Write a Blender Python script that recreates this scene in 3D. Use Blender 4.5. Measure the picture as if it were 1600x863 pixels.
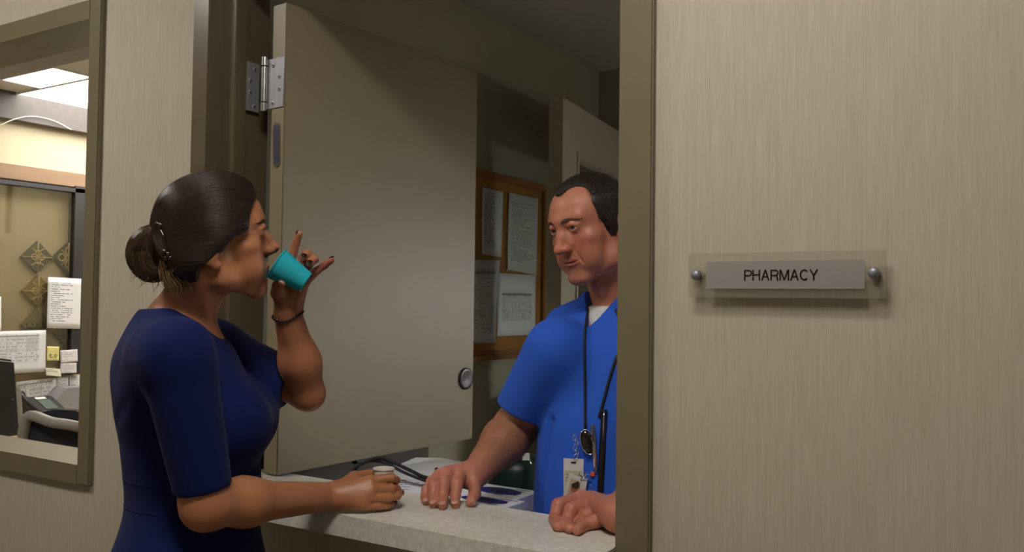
import bpy, bmesh, math, random, numpy as np
from mathutils import Vector, Matrix
random.seed(7); RNG = np.random.default_rng(7)
SC = bpy.context.scene
for _o in list(bpy.data.objects):
    bpy.data.objects.remove(_o)

# ------------------------------------------------------------------ camera
FPX = 1369.4
def _cam_axes(yaw, pit, rol):
    y, t, r = [math.radians(a) for a in (yaw, pit, rol)]
    fw = np.array([-math.sin(y) * math.cos(t), math.cos(y) * math.cos(t), math.sin(t)])
    rt = np.array([math.cos(y), math.sin(y), 0.0]); up = np.cross(rt, fw)
    return fw, math.cos(r) * rt + math.sin(r) * up, -math.sin(r) * rt + math.cos(r) * up
FW, RT, UP = _cam_axes(31.81, 1.806, .7456)
CAMPOS = np.array([0, 0, 1.42])
cam_data = bpy.data.cameras.new('camera')
cam_data.sensor_fit = 'HORIZONTAL'; cam_data.sensor_width = 36; cam_data.lens = FPX / 1600 * 36
cam_data.clip_start = .05
cam = bpy.data.objects.new('camera', cam_data); SC.collection.objects.link(cam)
cam.matrix_world = Matrix(((RT[0], UP[0], -FW[0], 0), (RT[1], UP[1], -FW[1], 0), (RT[2], UP[2], -FW[2], CAMPOS[2]), (0, 0, 0, 1)))
SC.camera = cam
def at(u, v, d):
    "world point seen at photo pixel (u, v) at real depth d"
    return CAMPOS + (FW + RT * ((u - 800) / FPX) + UP * ((431.5 - v) / FPX)) * d
def _ray(u, v): return FW + RT * ((u - 800) / FPX) + UP * ((431.5 - v) / FPX)
def onY(u, v, y): d = _ray(u, v); return CAMPOS + d * (y / d[1])
def onX(u, v, x): d = _ray(u, v); return CAMPOS + d * (x / d[0])
def onZ(u, v, z): d = _ray(u, v); return CAMPOS + d * ((z - CAMPOS[2]) / d[2])
def depth(p): return float((np.array(p) - CAMPOS) @ FW)

# ------------------------------------------------------------------ world, exposure
w = bpy.data.worlds.new('world'); SC.world = w; w.use_nodes = True
w.node_tree.nodes['Background'].inputs[0].default_value = (.5, .5, .5, 1)
w.node_tree.nodes['Background'].inputs[1].default_value = .02
SC.view_settings.view_transform = 'Standard'; SC.view_settings.look = 'None'
SC.view_settings.exposure = 0.0; SC.view_settings.gamma = 1; SC.view_settings.use_curve_mapping = False
CORRIDOR_LAMP = 39.0      # emission of the corridor ceiling lamps
PHARMACY_FILL = 85.0  # emission of the strip added out of view in the pharmacy
OFFICE_LAMP = 9.0
# ------------------------------------------------------------------ helpers: materials
def lin(c):
    return tuple(((x / 255) / 12.92 if x / 255 <= .04045 else ((x / 255 + .055) / 1.055) ** 2.4) for x in c)
class NT:
    def __init__(s, name):
        s.m = bpy.data.materials.new(name); s.m.use_nodes = True
        s.t = s.m.node_tree; s.b = s.t.nodes['Principled BSDF']; s.out = s.t.nodes['Material Output']
    def n(s, ty, ins=None, **kw):
        x = s.t.nodes.new(ty)
        for k, v in kw.items(): setattr(x, k, v)
        for k, v in (ins or {}).items(): s.set(x, k, v)
        return x
    def set(s, x, k, v):
        if isinstance(v, bpy.types.NodeSocket): s.t.links.new(v, x.inputs[k])
        else: x.inputs[k].default_value = v
    def math(s, op, a, b=0.0, c=0.0):
        x = s.n('ShaderNodeMath', operation=op)
        s.set(x, 0, a); s.set(x, 1, b); s.set(x, 2, c); return x.outputs[0]
    def mix(s, f, a, b):
        x = s.n('ShaderNodeMix', data_type='RGBA')
        s.set(x, 0, f); s.set(x, 6, a if isinstance(a, bpy.types.NodeSocket) else (*a, 1)); s.set(x, 7, b if isinstance(b, bpy.types.NodeSocket) else (*b, 1))
        return x.outputs[2]
    def coord(s, which='Object', scale=(1, 1, 1)):
        c = s.n('ShaderNodeTexCoord'); m = s.n('ShaderNodeMapping', {'Scale': scale}); s.t.links.new(c.outputs[which], m.inputs[0])
        return m.outputs[0]
    def noise(s, vec, scale, detail=4, rough=.55):
        x = s.n('ShaderNodeTexNoise', {'Vector': vec, 'Scale': scale, 'Detail': detail, 'Roughness': rough}); return x.outputs[0]
    def ramp(s, f, a, b):
        x = s.n('ShaderNodeMapRange', {'Value': f, 'From Min': a, 'From Max': b}); return x.outputs[0]
    def bump(s, h, strength=.3, dist=.002):
        x = s.n('ShaderNodeBump', {'Height': h, 'Strength': strength, 'Distance': dist}); s.t.links.new(x.outputs[0], s.b.inputs['Normal'])
    def P(s, **kw):
        for k, v in kw.items(): s.set(s.b, k.replace('_', ' '), v)
MATS = {}
def mat(name, c, rough=.5, metal=0.0, var=.06, nscale=30, bump=0, spec=.5, stretch=(1, 1, 1), trans=0, alpha=1, coat=0, sheen=0):
    "principled material whose colour carries a faint procedural mottling"
    if name in MATS: return MATS[name]
    m = NT(name); c = lin(c)
    v = m.coord('Object', stretch); f = m.noise(v, nscale)
    col = m.mix(m.ramp(f, .3, .7), tuple(x * (1 - var) for x in c), tuple(min(1, x * (1 + var)) for x in c))
    m.P(Base_Color=col, Roughness=rough, Metallic=metal)
    m.b.inputs['Specular IOR Level'].default_value = spec
    if trans: m.b.inputs['Transmission Weight'].default_value = trans
    if alpha < 1: m.b.inputs['Alpha'].default_value = alpha
    if coat: m.b.inputs['Coat Weight'].default_value = coat
    if sheen: m.b.inputs['Sheen Weight'].default_value = sheen
    if bump: m.bump(f, bump, .001)
    MATS[name] = m.m; return m.m
def emit(name, c, strength):
    m = NT(name); m.P(Base_Color=(*lin(c), 1)); m.b.inputs['Emission Color'].default_value = (*lin(c), 1); m.b.inputs['Emission Strength'].default_value = strength
    m.m.cycles.emission_sampling = 'FRONT_BACK' if hasattr(m.m.cycles, 'emission_sampling') else m.m.cycles.emission_sampling
    return m.m
def wallcover(name, c, c2):
    "vinyl wallcovering with fine vertical threads"
    m = NT(name); v = m.coord('Object', (1, 1, 1))
    s1 = m.noise(m.coord('Object', (420, 420, 14)), 1, 3, .6); s2 = m.noise(m.coord('Object', (130, 130, 5)), 1, 2)
    s3 = m.noise(v, 1.4, 2)
    f = m.math('ADD', m.math('MULTIPLY', s1, .62), m.math('MULTIPLY', s2, .38))
    col = m.mix(m.ramp(f, .36, .64), lin(c), lin(c2))
    col = m.mix(m.math('MULTIPLY', s3, .18), col, tuple(x * .82 for x in lin(c)))
    m.P(Base_Color=col, Roughness=.62); m.b.inputs['Specular IOR Level'].default_value = .3
    m.bump(f, .35, .0015); return m.m
def paper_mat(name, kind='text', base=(232, 232, 236), rows=26, cols=7, ink=(70, 70, 80), top=.9, bot=.12, left=.1, right=.9, gloss=.6, seed=0.0):
    "sheet of paper with printed rows or a printed grid laid out in its own UV"
    m = NT(name); uv = m.n('ShaderNodeUVMap').outputs[0]; sp = m.n('ShaderNodeSeparateXYZ', {0: uv}); U, V = sp.outputs[0], sp.outputs[1]
    def box(a, lo, hi): return m.math('MULTIPLY', m.math('GREATER_THAN', a, lo), m.math('LESS_THAN', a, hi))
    inside = m.math('MULTIPLY', box(U, left, right), box(V, bot, top))
    fv = m.math('FRACT', m.math('MULTIPLY', V, float(rows)))
    if kind == 'text':
        cell = m.math('FLOOR', m.math('MULTIPLY', V, float(rows)))
        words = m.n('ShaderNodeTexNoise', {'Vector': m.n('ShaderNodeCombineXYZ', {0: m.math('MULTIPLY', U, 26.0), 1: m.math('MULTIPLY', cell, 7.3), 2: seed}).outputs[0], 'Scale': 1.0, 'Detail': 2}).outputs[0]
        endn = m.n('ShaderNodeTexWhiteNoise', {'Vector': m.n('ShaderNodeCombineXYZ', {0: cell, 1: seed}).outputs[0]}).outputs[0]
        short = m.math('LESS_THAN', U, m.math('ADD', .35, m.math('MULTIPLY', endn, .6)))
        mask = m.math('MULTIPLY', m.math('MULTIPLY', box(fv, .25, .72), m.math('GREATER_THAN', words, .44)), m.math('MULTIPLY', inside, short))
    else:
        fu = m.math('FRACT', m.math('MULTIPLY', U, float(cols)))
        gl = m.math('MAXIMUM', m.math('LESS_THAN', fu, .07), m.math('LESS_THAN', fv, .1))
        cv = m.math('FLOOR', m.math('MULTIPLY', V, float(rows)))
        wn = m.n('ShaderNodeTexNoise', {'Vector': m.n('ShaderNodeCombineXYZ', {0: m.math('MULTIPLY', U, cols * 5.0), 1: m.math('MULTIPLY', cv, 7.3), 2: seed}).outputs[0], 'Scale': 1.0, 'Detail': 1}).outputs[0]
        cell = m.n('ShaderNodeTexWhiteNoise', {'Vector': m.n('ShaderNodeCombineXYZ', {0: m.math('FLOOR', m.math('MULTIPLY', U, float(cols))), 1: cv, 2: seed}).outputs[0]}).outputs[0]
        tx = m.math('MAXIMUM', m.math('MULTIPLY', m.math('MULTIPLY', m.math('GREATER_THAN', wn, .48), box(fv, .35, .75)), .7), m.math('MULTIPLY', m.math('GREATER_THAN', cell, .86), .35))
        hd = box(V, top - .07, top - .035)
        mask = m.math('MULTIPLY', m.math('MAXIMUM', m.math('MAXIMUM', m.math('MULTIPLY', gl, .6), tx), hd), inside)
    grain = m.noise(m.coord('Object'), 40)
    pc = m.mix(grain, tuple(x * .95 for x in lin(base)), lin(base))
    m.P(Base_Color=m.mix(m.math('MULTIPLY', mask, .8), pc, lin(ink)), Roughness=gloss); return m.m

# ------------------------------------------------------------------ helpers: objects
COL = SC.collection
def link(o, parent=None):
    COL.objects.link(o)
    if parent is not None: o.parent = parent
    return o
def tag(o, label=None, cat=None, group=None, kind=None):
    if label: o['label'] = label
    if cat: o['category'] = cat
    if group: o['group'] = group
    if kind: o['kind'] = kind
    return o
def thing(name, label, cat, loc=(0, 0, 0), group=None, rot=None):
    o = bpy.data.objects.new(name, None); o.empty_display_size = .05; link(o)
    o.location = Vector(loc)
    if rot is not None: o.rotation_euler = rot
    bpy.context.view_layer.update()
    return tag(o, label, cat, group)
class MB:
    "collects shapes into one bmesh (world coordinates)"
    def __init__(s): s.bm = bmesh.new(); s.uv = s.bm.loops.layers.uv.new('UVMap')
    def box(s, lo, hi, bev=0, M=None):
        lo = Vector(lo); hi = Vector(hi); c = (lo + hi) / 2; d = hi - lo
        r = bmesh.ops.create_cube(s.bm, size=1); vs = r['verts']
        for v in vs: v.co = Vector((v.co.x * d.x, v.co.y * d.y, v.co.z * d.z)) + c
        if bev:
            es = list({e for v in vs for e in v.link_edges})
            rb = bmesh.ops.bevel(s.bm, geom=es, offset=bev, segments=2, affect='EDGES', clamp_overlap=True)
            vs = list({v for f in rb['faces'] for v in f.verts} | {v for v in vs if v.is_valid})
        if M is not None:
            for v in vs: v.co = M @ v.co
        return vs
    def cyl(s, a, b, r, r2=None, seg=20, caps=True):
        a = Vector(a); b = Vector(b); d = b - a; r2 = r if r2 is None else r2
        q = bmesh.ops.create_cone(s.bm, cap_ends=caps, cap_tris=False, segments=seg, radius1=r, radius2=r2, depth=d.length)
        M = Matrix.Translation((a + b) / 2) @ d.to_track_quat('Z', 'Y').to_matrix().to_4x4()
        for v in q['verts']: v.co = M @ v.co
        return q['verts']
    def sph(s, c, r, seg=20, R=None):
        q = bmesh.ops.create_uvsphere(s.bm, u_segments=seg, v_segments=max(8, seg // 2 + 2), radius=1)
        rr = Vector(r) if hasattr(r, '__len__') else Vector((r, r, r))
        for v in q['verts']:
            p = Vector((v.co.x * rr.x, v.co.y * rr.y, v.co.z * rr.z))
            v.co = (R @ p if R is not None else p) + Vector(c)
        return q['verts']
    def quad(s, pts, uvs=((0, 0), (1, 0), (1, 1), (0, 1))):
        f = s.bm.faces.new([s.bm.verts.new(Vector(p)) for p in pts])
        for l, u in zip(f.loops, uvs): l[s.uv].uv = u
        return f
    def slab(s, pts, n, th):
        "sheet: quad pts (bl, br, tr, tl) with thickness th along -n, printed side out"
        n = Vector(n).normalized(); P = [Vector(p) for p in pts]; Q = [p - n * th for p in P]
        s.quad(P)
        s.quad([Q[1], Q[0], Q[3], Q[2]], ((.02, .02),) * 4)
        for i in range(4):
            j = (i + 1) % 4; s.quad([P[j], P[i], Q[i], Q[j]], ((.02, .02),) * 4)
    def lathe(s, c, prof, axis=(0, 0, 1), seg=40):
        c = Vector(c); ax = Vector(axis).normalized(); R = ax.to_track_quat('Z', 'Y').to_matrix(); rings = []
        for r, z in prof:
            rings.append([s.bm.verts.new(c + R @ Vector((r * math.cos(t), r * math.sin(t), z))) for t in [2 * math.pi * i / seg for i in range(seg)]])
        for a, b in zip(rings, rings[1:]):
            for i in range(seg):
                j = (i + 1) % seg; s.bm.faces.new((a[i], a[j], b[j], b[i]))
    def tube(s, pts, r, seg=8, cap=True):
        pts = [Vector(p) for p in pts]; rs = r if hasattr(r, '__len__') else [r] * len(pts)
        t0 = (pts[1] - pts[0]).normalized(); nrm = t0.orthogonal().normalized(); rings = []
        for i, p in enumerate(pts):
            t = (pts[min(i + 1, len(pts) - 1)] - pts[max(i - 1, 0)]).normalized()
            nrm = (nrm - t * nrm.dot(t)).normalized(); bi = t.cross(nrm)
            rings.append([s.bm.verts.new(p + (nrm * math.cos(a) + bi * math.sin(a)) * rs[i]) for a in [2 * math.pi * k / seg for k in range(seg)]])
        for a, b in zip(rings, rings[1:]):
            for i in range(seg):
                j = (i + 1) % seg; s.bm.faces.new((a[i], a[j], b[j], b[i]))
        if cap: s.bm.faces.new(rings[0][::-1]); s.bm.faces.new(rings[-1])
    def prism(s, outline, ext):
        "closed polygon outline extruded by vector ext"
        e = Vector(ext); A = [s.bm.verts.new(Vector(p)) for p in outline]; B = [s.bm.verts.new(Vector(p) + e) for p in outline]
        s.bm.faces.new(A[::-1]); s.bm.faces.new(B)
        for i in range(len(A)):
            j = (i + 1) % len(A); s.bm.faces.new((A[i], A[j], B[j], B[i]))
    def build(s, name, m, parent=None, smooth=False, origin=None):
        bmesh.ops.recalc_face_normals(s.bm, faces=[f for f in s.bm.faces])
        me = bpy.data.meshes.new(name)
        o = bpy.data.objects.new(name, me); link(o)
        if parent is not None:
            o.parent = parent; o.matrix_parent_inverse = parent.matrix_world.inverted()
        elif origin is None:
            vs = [v.co for v in s.bm.verts]
            origin = Vector(((min(v.x for v in vs) + max(v.x for v in vs)) / 2, (min(v.y for v in vs) + max(v.y for v in vs)) / 2, min(v.z for v in vs)))
        if parent is None:
            origin = Vector(origin); o.location = origin
            for v in s.bm.verts: v.co -= origin
        s.bm.to_mesh(me); s.bm.free()
        me.materials.append(m)
        if smooth:
            me.polygons.foreach_set('use_smooth', [True] * len(me.polygons))
            if smooth is not True:
                me.set_sharp_from_angle(angle=math.radians(smooth))
        return o
def spline(pts, n=8):
    "Catmull-Rom through pts"
    P = [np.array(p, float) for p in pts]; P = [2 * P[0] - P[1]] + P + [2 * P[-1] - P[-2]]; out = []
    for i in range(1, len(P) - 2):
        for t in np.linspace(0, 1, n, endpoint=False):
            a, b, c, d = P[i - 1:i + 3]
            out.append(.5 * (2 * b + (c - a) * t + (2 * a - 5 * b + 4 * c - d) * t ** 2 + (3 * b - a - 3 * c + d) * t ** 3))
    out.append(P[-2]); return out
def struct(o): o['kind'] = 'structure'; return o
# ------------------------------------------------------------------ organic modelling: distance fields -> one continuous mesh
I3 = np.eye(3)
class Field:
    def __init__(s): s.ops = []; s.frame((0, 0, 0), I3, 1.0)
    def frame(s, O, M, sc=1.0): s.O = np.array(O, float); s.M = np.array(M, float); s.s = sc; return s
    def w(s, p): return s.O + s.s * (s.M @ np.array(p, float))
    def _put(s, fn, k, op): s.ops.append((op, fn, k * s.s)); return s
    def ell(s, c, r, k=.01, op='+', rot=None):
        r = (np.array(r if hasattr(r, '__len__') else (r, r, r), float) * s.s).astype(np.float32); c = s.w(c).astype(np.float32)
        R = s.M if rot is None else s.M @ np.array(rot)
        R = R.astype(np.float32)
        def fn(P):
            q = (P - c) @ R
            if r[0] == r[1] == r[2]: return np.sqrt((q * q).sum(-1)) - r[0]
            a = q / r; k0 = np.sqrt((a * a).sum(-1)); b = a / r; k1 = np.sqrt((b * b).sum(-1))
            return k0 * (k0 - 1) / np.maximum(k1, 1e-6)
        return s._put(fn, k, op)
    def cone(s, a, b, ra, rb, k=.01, op='+'):
        a = s.w(a).astype(np.float32); b = s.w(b).astype(np.float32); ra = np.float32(ra * s.s); rb = np.float32(rb * s.s); ab = b - a; L = np.float32(ab @ ab + 1e-12)
        def fn(P):
            q = P - a; t = np.clip((q @ ab) / L, 0, 1)
            e = q - t[..., None] * ab
            return np.sqrt((e * e).sum(-1)) - (ra + (rb - ra) * t)
        return s._put(fn, k, op)
    def cut_cone(s, a, b, ra, rb, p, n, k=.01):
        "tapered limb of cloth cut off square where (x-p).n > 0"
        F2 = Field().frame(s.O, s.M, s.s); F2.cone(a, b, ra, rb); f1 = F2.ops[0][1]
        p = s.w(p).astype(np.float32); n = (s.M @ np.array(n, float)); n = (n / np.linalg.norm(n)).astype(np.float32)
        return s._put(lambda P: _comb(f1(P), (P - p) @ n, .003, '&'), k, '+')
    def chain(s, pts, rs, k=.006, op='+'):
        for i in range(len(pts) - 1): s.cone(pts[i], pts[i + 1], rs[i], rs[i + 1], k, op)
        return s
    def plane(s, p, n, k=.002, op='&'):
        "keep the side where (x-p).n < 0"
        p = s.w(p).astype(np.float32); n = (s.M @ np.array(n, float)); n = (n / np.linalg.norm(n)).astype(np.float32)
        return s._put(lambda P: (P - p) @ n, k, op)
    def fn(s, f, k=.002, op='&'): return s._put(f, k, op)
    def val(s, P):
        P = np.asarray(P, np.float32); T = np.full(P.shape[:-1], 1.0, np.float32)
        for op, f, k in s.ops: T = _comb(T, f(P), k, op)
        return T
    def grad(s, P, e=.0015):
        P = np.asarray(P, np.float32); g = np.stack([s.val(P + d) - s.val(P - d) for d in np.eye(3, dtype=np.float32) * e], -1)
        return g / np.maximum(np.linalg.norm(g, axis=-1, keepdims=True), 1e-9)
def _comb(T, d, k, op):
    k = np.float32(max(k, 1e-5))
    if op == '+':
        h = np.maximum(k - np.abs(T - d), 0) / k; return np.minimum(T, d) - h * h * k * np.float32(.25)
    if op == '-': d = -d
    h = np.maximum(k - np.abs(T - d), 0) / k; return np.maximum(T, d) + h * h * k * np.float32(.25)
def polygonize(F, lo, hi, h, n=14):
    "surface nets on sparse blocks; returns vertices, quads"
    lo = np.array(lo, float); hi = np.array(hi, float); nb = np.ceil((hi - lo) / (h * n)).astype(int); N = nb * n + 2
    g = np.stack(np.meshgrid(*[np.arange(x) for x in nb], indexing='ij'), -1).reshape(-1, 3)
    cen = (lo + (g + .5) * n * h).astype(np.float32); Rb = h * n * .87
    T = np.full(len(cen), 1.0, np.float32); Ds = []
    for op, f, k in F.ops:
        d = f(cen); Ds.append(d); T = _comb(T, d, k, op)
    act = np.where(np.abs(T) < Rb * 2.2 + .015)[0]
    ax = np.arange(n + 1) * h; G = np.stack(np.meshgrid(ax, ax, ax, indexing='ij'), -1).astype(np.float32).reshape(-1, 3)
    strd = np.array([N[1] * N[2], N[2], 1], np.int64)
    corners = np.array([[i, j, k] for i in (0, 1) for j in (0, 1) for k in (0, 1)])
    edges = [(a, b) for a in range(8) for b in range(a + 1, 8) if np.abs(corners[a] - corners[b]).sum() == 1]
    VI, VP, Q = [], [], []
    m = Rb * 2.0
    for bi in act:
        P = G + (lo + g[bi] * n * h).astype(np.float32); T = np.full(len(P), 1.0, np.float32)
        for (op, f, k), d in zip(F.ops, Ds):
            dc = d[bi]
            if op == '&':
                if dc > -(m + 2 * k): T = _comb(T, f(P), k, op)
            elif dc < m + 2 * k: T = _comb(T, f(P), k, op)
        if T.min() > 0 or T.max() < 0: continue
        V = T.reshape(n + 1, n + 1, n + 1); S = V < 0
        cs = np.stack([S[c[0]:c[0] + n, c[1]:c[1] + n, c[2]:c[2] + n] for c in corners], -1); cnt = cs.sum(-1)
        ci = np.argwhere((cnt > 0) & (cnt < 8))
        if len(ci):
            vals = np.stack([V[ci[:, 0] + c[0], ci[:, 1] + c[1], ci[:, 2] + c[2]] for c in corners], -1)
            acc = np.zeros((len(ci), 3)); num = np.zeros(len(ci))
            for a, b in edges:
                va, vb = vals[:, a], vals[:, b]; x = (va < 0) != (vb < 0); t = np.where(x, va / np.where(x, va - vb, 1), 0)
                acc += x[:, None] * (corners[a] + t[:, None] * (corners[b] - corners[a])); num += x
            gi = ci + g[bi] * n + 1
            VI.append(gi @ strd); VP.append(lo + (ci + g[bi] * n + acc / num[:, None]) * h)
        for d, (u, v) in enumerate(((1, 2), (2, 0), (0, 1))):
            sl = [slice(0, n)] * 3; s2 = list(sl); s2[d] = slice(1, n + 1)
            A, B = S[tuple(sl)], S[tuple(s2)]; e = np.argwhere(A != B)
            if not len(e): continue
            flip = A[e[:, 0], e[:, 1], e[:, 2]]; c = (e + g[bi] * n + 1) @ strd
            q = np.stack([c - strd[u] - strd[v], c - strd[v], c, c - strd[u]], -1)
            Q.append(np.where(flip[:, None], q, q[:, ::-1]))
    VI = np.concatenate(VI); VP = np.concatenate(VP); Q = np.concatenate(Q)
    o = np.argsort(VI); VI = VI[o]; VP = VP[o]
    ix = np.searchsorted(VI, Q); ix = np.minimum(ix, len(VI) - 1); ok = (VI[ix] == Q).all(1)
    return VP, ix[ok]
def mesh_obj(name, pieces, m, parent=None, colfn=None):
    "pieces: list of (verts, quads), joined into one mesh object; colfn(verts) -> rgb colour attribute"
    off = 0; Vs, Qs = [], []
    for v, q in pieces: Vs.append(v); Qs.append(q + off); off += len(v)
    V = np.concatenate(Vs); Q = np.concatenate(Qs); me = bpy.data.meshes.new(name)
    me.vertices.add(len(V)); me.vertices.foreach_set('co', V.astype(np.float32).ravel())
    me.loops.add(Q.size); me.loops.foreach_set('vertex_index', Q.astype(np.int32).ravel())
    me.polygons.add(len(Q)); me.polygons.foreach_set('loop_start', (np.arange(len(Q)) * 4).astype(np.int32))
    me.polygons.foreach_set('use_smooth', np.ones(len(Q), bool))
    me.update(calc_edges=True)
    if colfn is not None:
        c = np.concatenate([colfn(V), np.ones((len(V), 1))], 1).astype(np.float32)
        a = me.color_attributes.new('tint', 'FLOAT_COLOR', 'POINT'); a.data.foreach_set('color', c.ravel())
    me.materials.append(m); o = bpy.data.objects.new(name, me); link(o)
    if parent is not None: o.parent = parent; o.matrix_parent_inverse = parent.matrix_world.inverted()
    return o
def strand_mesh(name, strands, radii, m, parent, seg=4, colfn=None):
    "many thin tapered hair tubes in one mesh; strands (S, n, 3)"
    S, n, _ = strands.shape
    T = np.gradient(strands, axis=1); T /= np.maximum(np.linalg.norm(T, axis=-1, keepdims=True), 1e-9)
    A = np.cross(T, np.array([.31, .2, .93])); A /= np.maximum(np.linalg.norm(A, axis=-1, keepdims=True), 1e-9); B = np.cross(T, A)
    taper = np.array(radii)[None, :, None] if np.ndim(radii) == 1 else np.array(radii)[:, :, None]
    ring = [strands + (A * math.cos(2 * math.pi * k / seg) + B * math.sin(2 * math.pi * k / seg)) * taper for k in range(seg)]
    V = np.stack(ring, 2).reshape(-1, 3); idx = np.arange(S * n * seg).reshape(S, n, seg)
    a = idx[:, :-1]; b = idx[:, 1:]
    Q = np.stack([a, np.roll(a, -1, 2), np.roll(b, -1, 2), b], -1).reshape(-1, 4)
    o = mesh_obj(name, [(V, Q)], m, parent, colfn); o['kind'] = 'stuff'; return o
def rot_ypr(yaw, pitch, roll):
    yaw, pitch, roll = [math.radians(a) for a in (yaw, pitch, roll)]
    cy, sy = math.cos(yaw), math.sin(yaw); f = np.array([sy, cy, 0]); r = np.array([cy, -sy, 0]); z = np.array([0, 0, 1.])
    f2 = f * math.cos(pitch) + z * math.sin(pitch); z2 = -f * math.sin(pitch) + z * math.cos(pitch)
    return np.stack([r * math.cos(roll) + z2 * math.sin(roll), f2, -r * math.sin(roll) + z2 * math.cos(roll)], 1)
# ------------------------------------------------------------------ materials
M_WALL = wallcover('vinyl_wallcovering', (175, 165, 146), (191, 182, 164))
M_FRAME = mat('olive_paint', (114, 104, 80), .38, var=.05, nscale=9, bump=.04)
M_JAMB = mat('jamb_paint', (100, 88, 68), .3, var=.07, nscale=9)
M_DOOR = mat('door_paint', (135, 122, 97), .42, var=.03, nscale=6)
M_PWALL = mat('pharmacy_wall', (158, 153, 130), .7, var=.03, nscale=5)
M_CEIL = mat('ceiling_paint', (176, 172, 168), .85, var=.03)
M_OWALL = mat('office_wall', (204, 191, 164), .75, var=.04, nscale=8)
M_TILE = mat('ceiling_tile', (215, 212, 205), .9, var=.05, nscale=120)
M_BROWN = mat('brown_trim', (150, 122, 96), .5, var=.08, stretch=(1, .1, 1))
M_ALU = mat('dark_aluminium', (72, 70, 74), .35, .6)
M_FLOOR = mat('vinyl_floor', (120, 112, 100), .45, var=.1, nscale=14)
M_STEEL = mat('brushed_steel', (156, 157, 162), .42, .35, var=.08, nscale=60, stretch=(1, 1, .06))
M_BLACK = mat('black_plastic', (22, 22, 25), .4)
M_WHITE = mat('white_plastic', (225, 225, 222), .45)
M_DARK = mat('screw_recess', (30, 28, 26), .6)

def fresnel_glass(name, tintc=(255, 255, 255), gloss=.05):
    m = NT(name); t = m.n('ShaderNodeBsdfTransparent', {'Color': (*lin(tintc), 1)}); g = m.n('ShaderNodeBsdfGlossy', {'Roughness': gloss})
    fr = m.n('ShaderNodeFresnel', {'IOR': 1.5}); mx = m.n('ShaderNodeMixShader')
    m.t.links.new(fr.outputs[0], mx.inputs[0]); m.t.links.new(t.outputs[0], mx.inputs[1]); m.t.links.new(g.outputs[0], mx.inputs[2]); m.t.links.new(mx.outputs[0], m.out.inputs[0])
    return m.m
M_GLASS = fresnel_glass('window_glass', (246, 250, 248), .0)

# ------------------------------------------------------------------ structure
CZ = 2.7         # corridor ceiling
OZ = 2.44        # office ceiling
PZ = float(onX(721, 0, -2.1)[2])   # pharmacy ceiling, from where its edge meets the side wall
W0, W1 = 1.4, 1.53   # faces of the corridor wall
HX0, HX1, HZ0, HZ1 = -1.77, -.62, .95, 2.3       # hatch hole
VX0, VX1, VZ0, VZ1 = -3.75, -2.21, .945, 2.205     # window hole
for lo_, hi_ in (((-5.2, W0, 0), (VX0, W1, 2.9)), ((VX1, W0, 0), (HX0, W1, 2.9)), ((HX1, W0, 0), (1.6, W1, 2.9)), ((VX0, W0, 0), (VX1, W1, VZ0)), ((VX0, W0, VZ1), (VX1, W1, 2.9)), ((HX0, W0, 0), (HX1, W1, HZ0)), ((HX0, W0, HZ1), (HX1, W1, 2.9))):
    m = MB(); m.box(lo_, hi_); struct(m.build('wall_front', M_WALL, None, False, (0, 0, 0)))
m = MB(); m.box((-5.2, -1.25, 0), (1.6, -1.15, 2.9)); struct(m.build('wall_corridor', M_WALL))
m = MB(); m.box((1.6, -1.25, 0), (1.7, 4.5, 2.9)); struct(m.build('wall_right', M_PWALL))
m = MB(); m.box((-5.3, -1.25, 0), (-5.2, W1, 2.9)); struct(m.build('wall_left', M_WALL))
m = MB(); m.box((-5.3, -1.25, -.1), (1.7, 4.8, 0)); struct(m.build('floor', M_FLOOR))
m = MB(); m.box((-5.2, -1.15, CZ), (1.6, W0, CZ + .05)); struct(m.build('ceiling', M_TILE))
PY = float(onX(936, 112, -2.1)[1])   # back corner of the pharmacy
m = MB(); m.box((-2.2, W1, 0), (-2.1, 4.7, 2.95)); struct(m.build('wall_pharmacy', M_PWALL))
m = MB(); m.box((-2.1, PY, 0), (1.6, PY + .1, 2.95)); struct(m.build('wall_back', M_PWALL))
m = MB(); m.box((-2.1, W1, PZ), (1.6, PY, PZ + .05)); struct(m.build('ceiling_pharmacy', M_CEIL))
OX = -4.45
m = MB(); m.box((OX - .1, W1, 0), (OX, 4.7, 2.8)); struct(m.build('wall_office', M_OWALL))
m = MB(); m.box((OX, 4.6, 0), (-2.2, 4.7, 2.8)); struct(m.build('wall_office_back', M_OWALL))
oc = MB(); oc.box((OX, W1, OZ), (-2.2, 4.6, OZ + .05)); oc = struct(oc.build('ceiling_office', M_TILE))
for x in (-3.6, -3.0, -2.4):
    m = MB(); m.box((x - .012, W1, OZ - .006), (x + .012, 4.6, OZ + .001)); m.build('ceiling_rail', M_WHITE, oc)
for y in (4.3,):
    m = MB(); m.box((OX, y - .012, OZ - .006), (-2.2, y + .012, OZ + .001)); m.build('ceiling_rail', M_WHITE, oc)
for nm, lo, hi in (('baseboard_front', (-5.2, W0 - .012, 0), (1.6, W0, .1)), ('baseboard_corridor', (-5.2, -1.15, 0), (1.6, -1.138, .1))):
    m = MB(); m.box(lo, hi); struct(m.build(nm, M_ALU))

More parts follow.
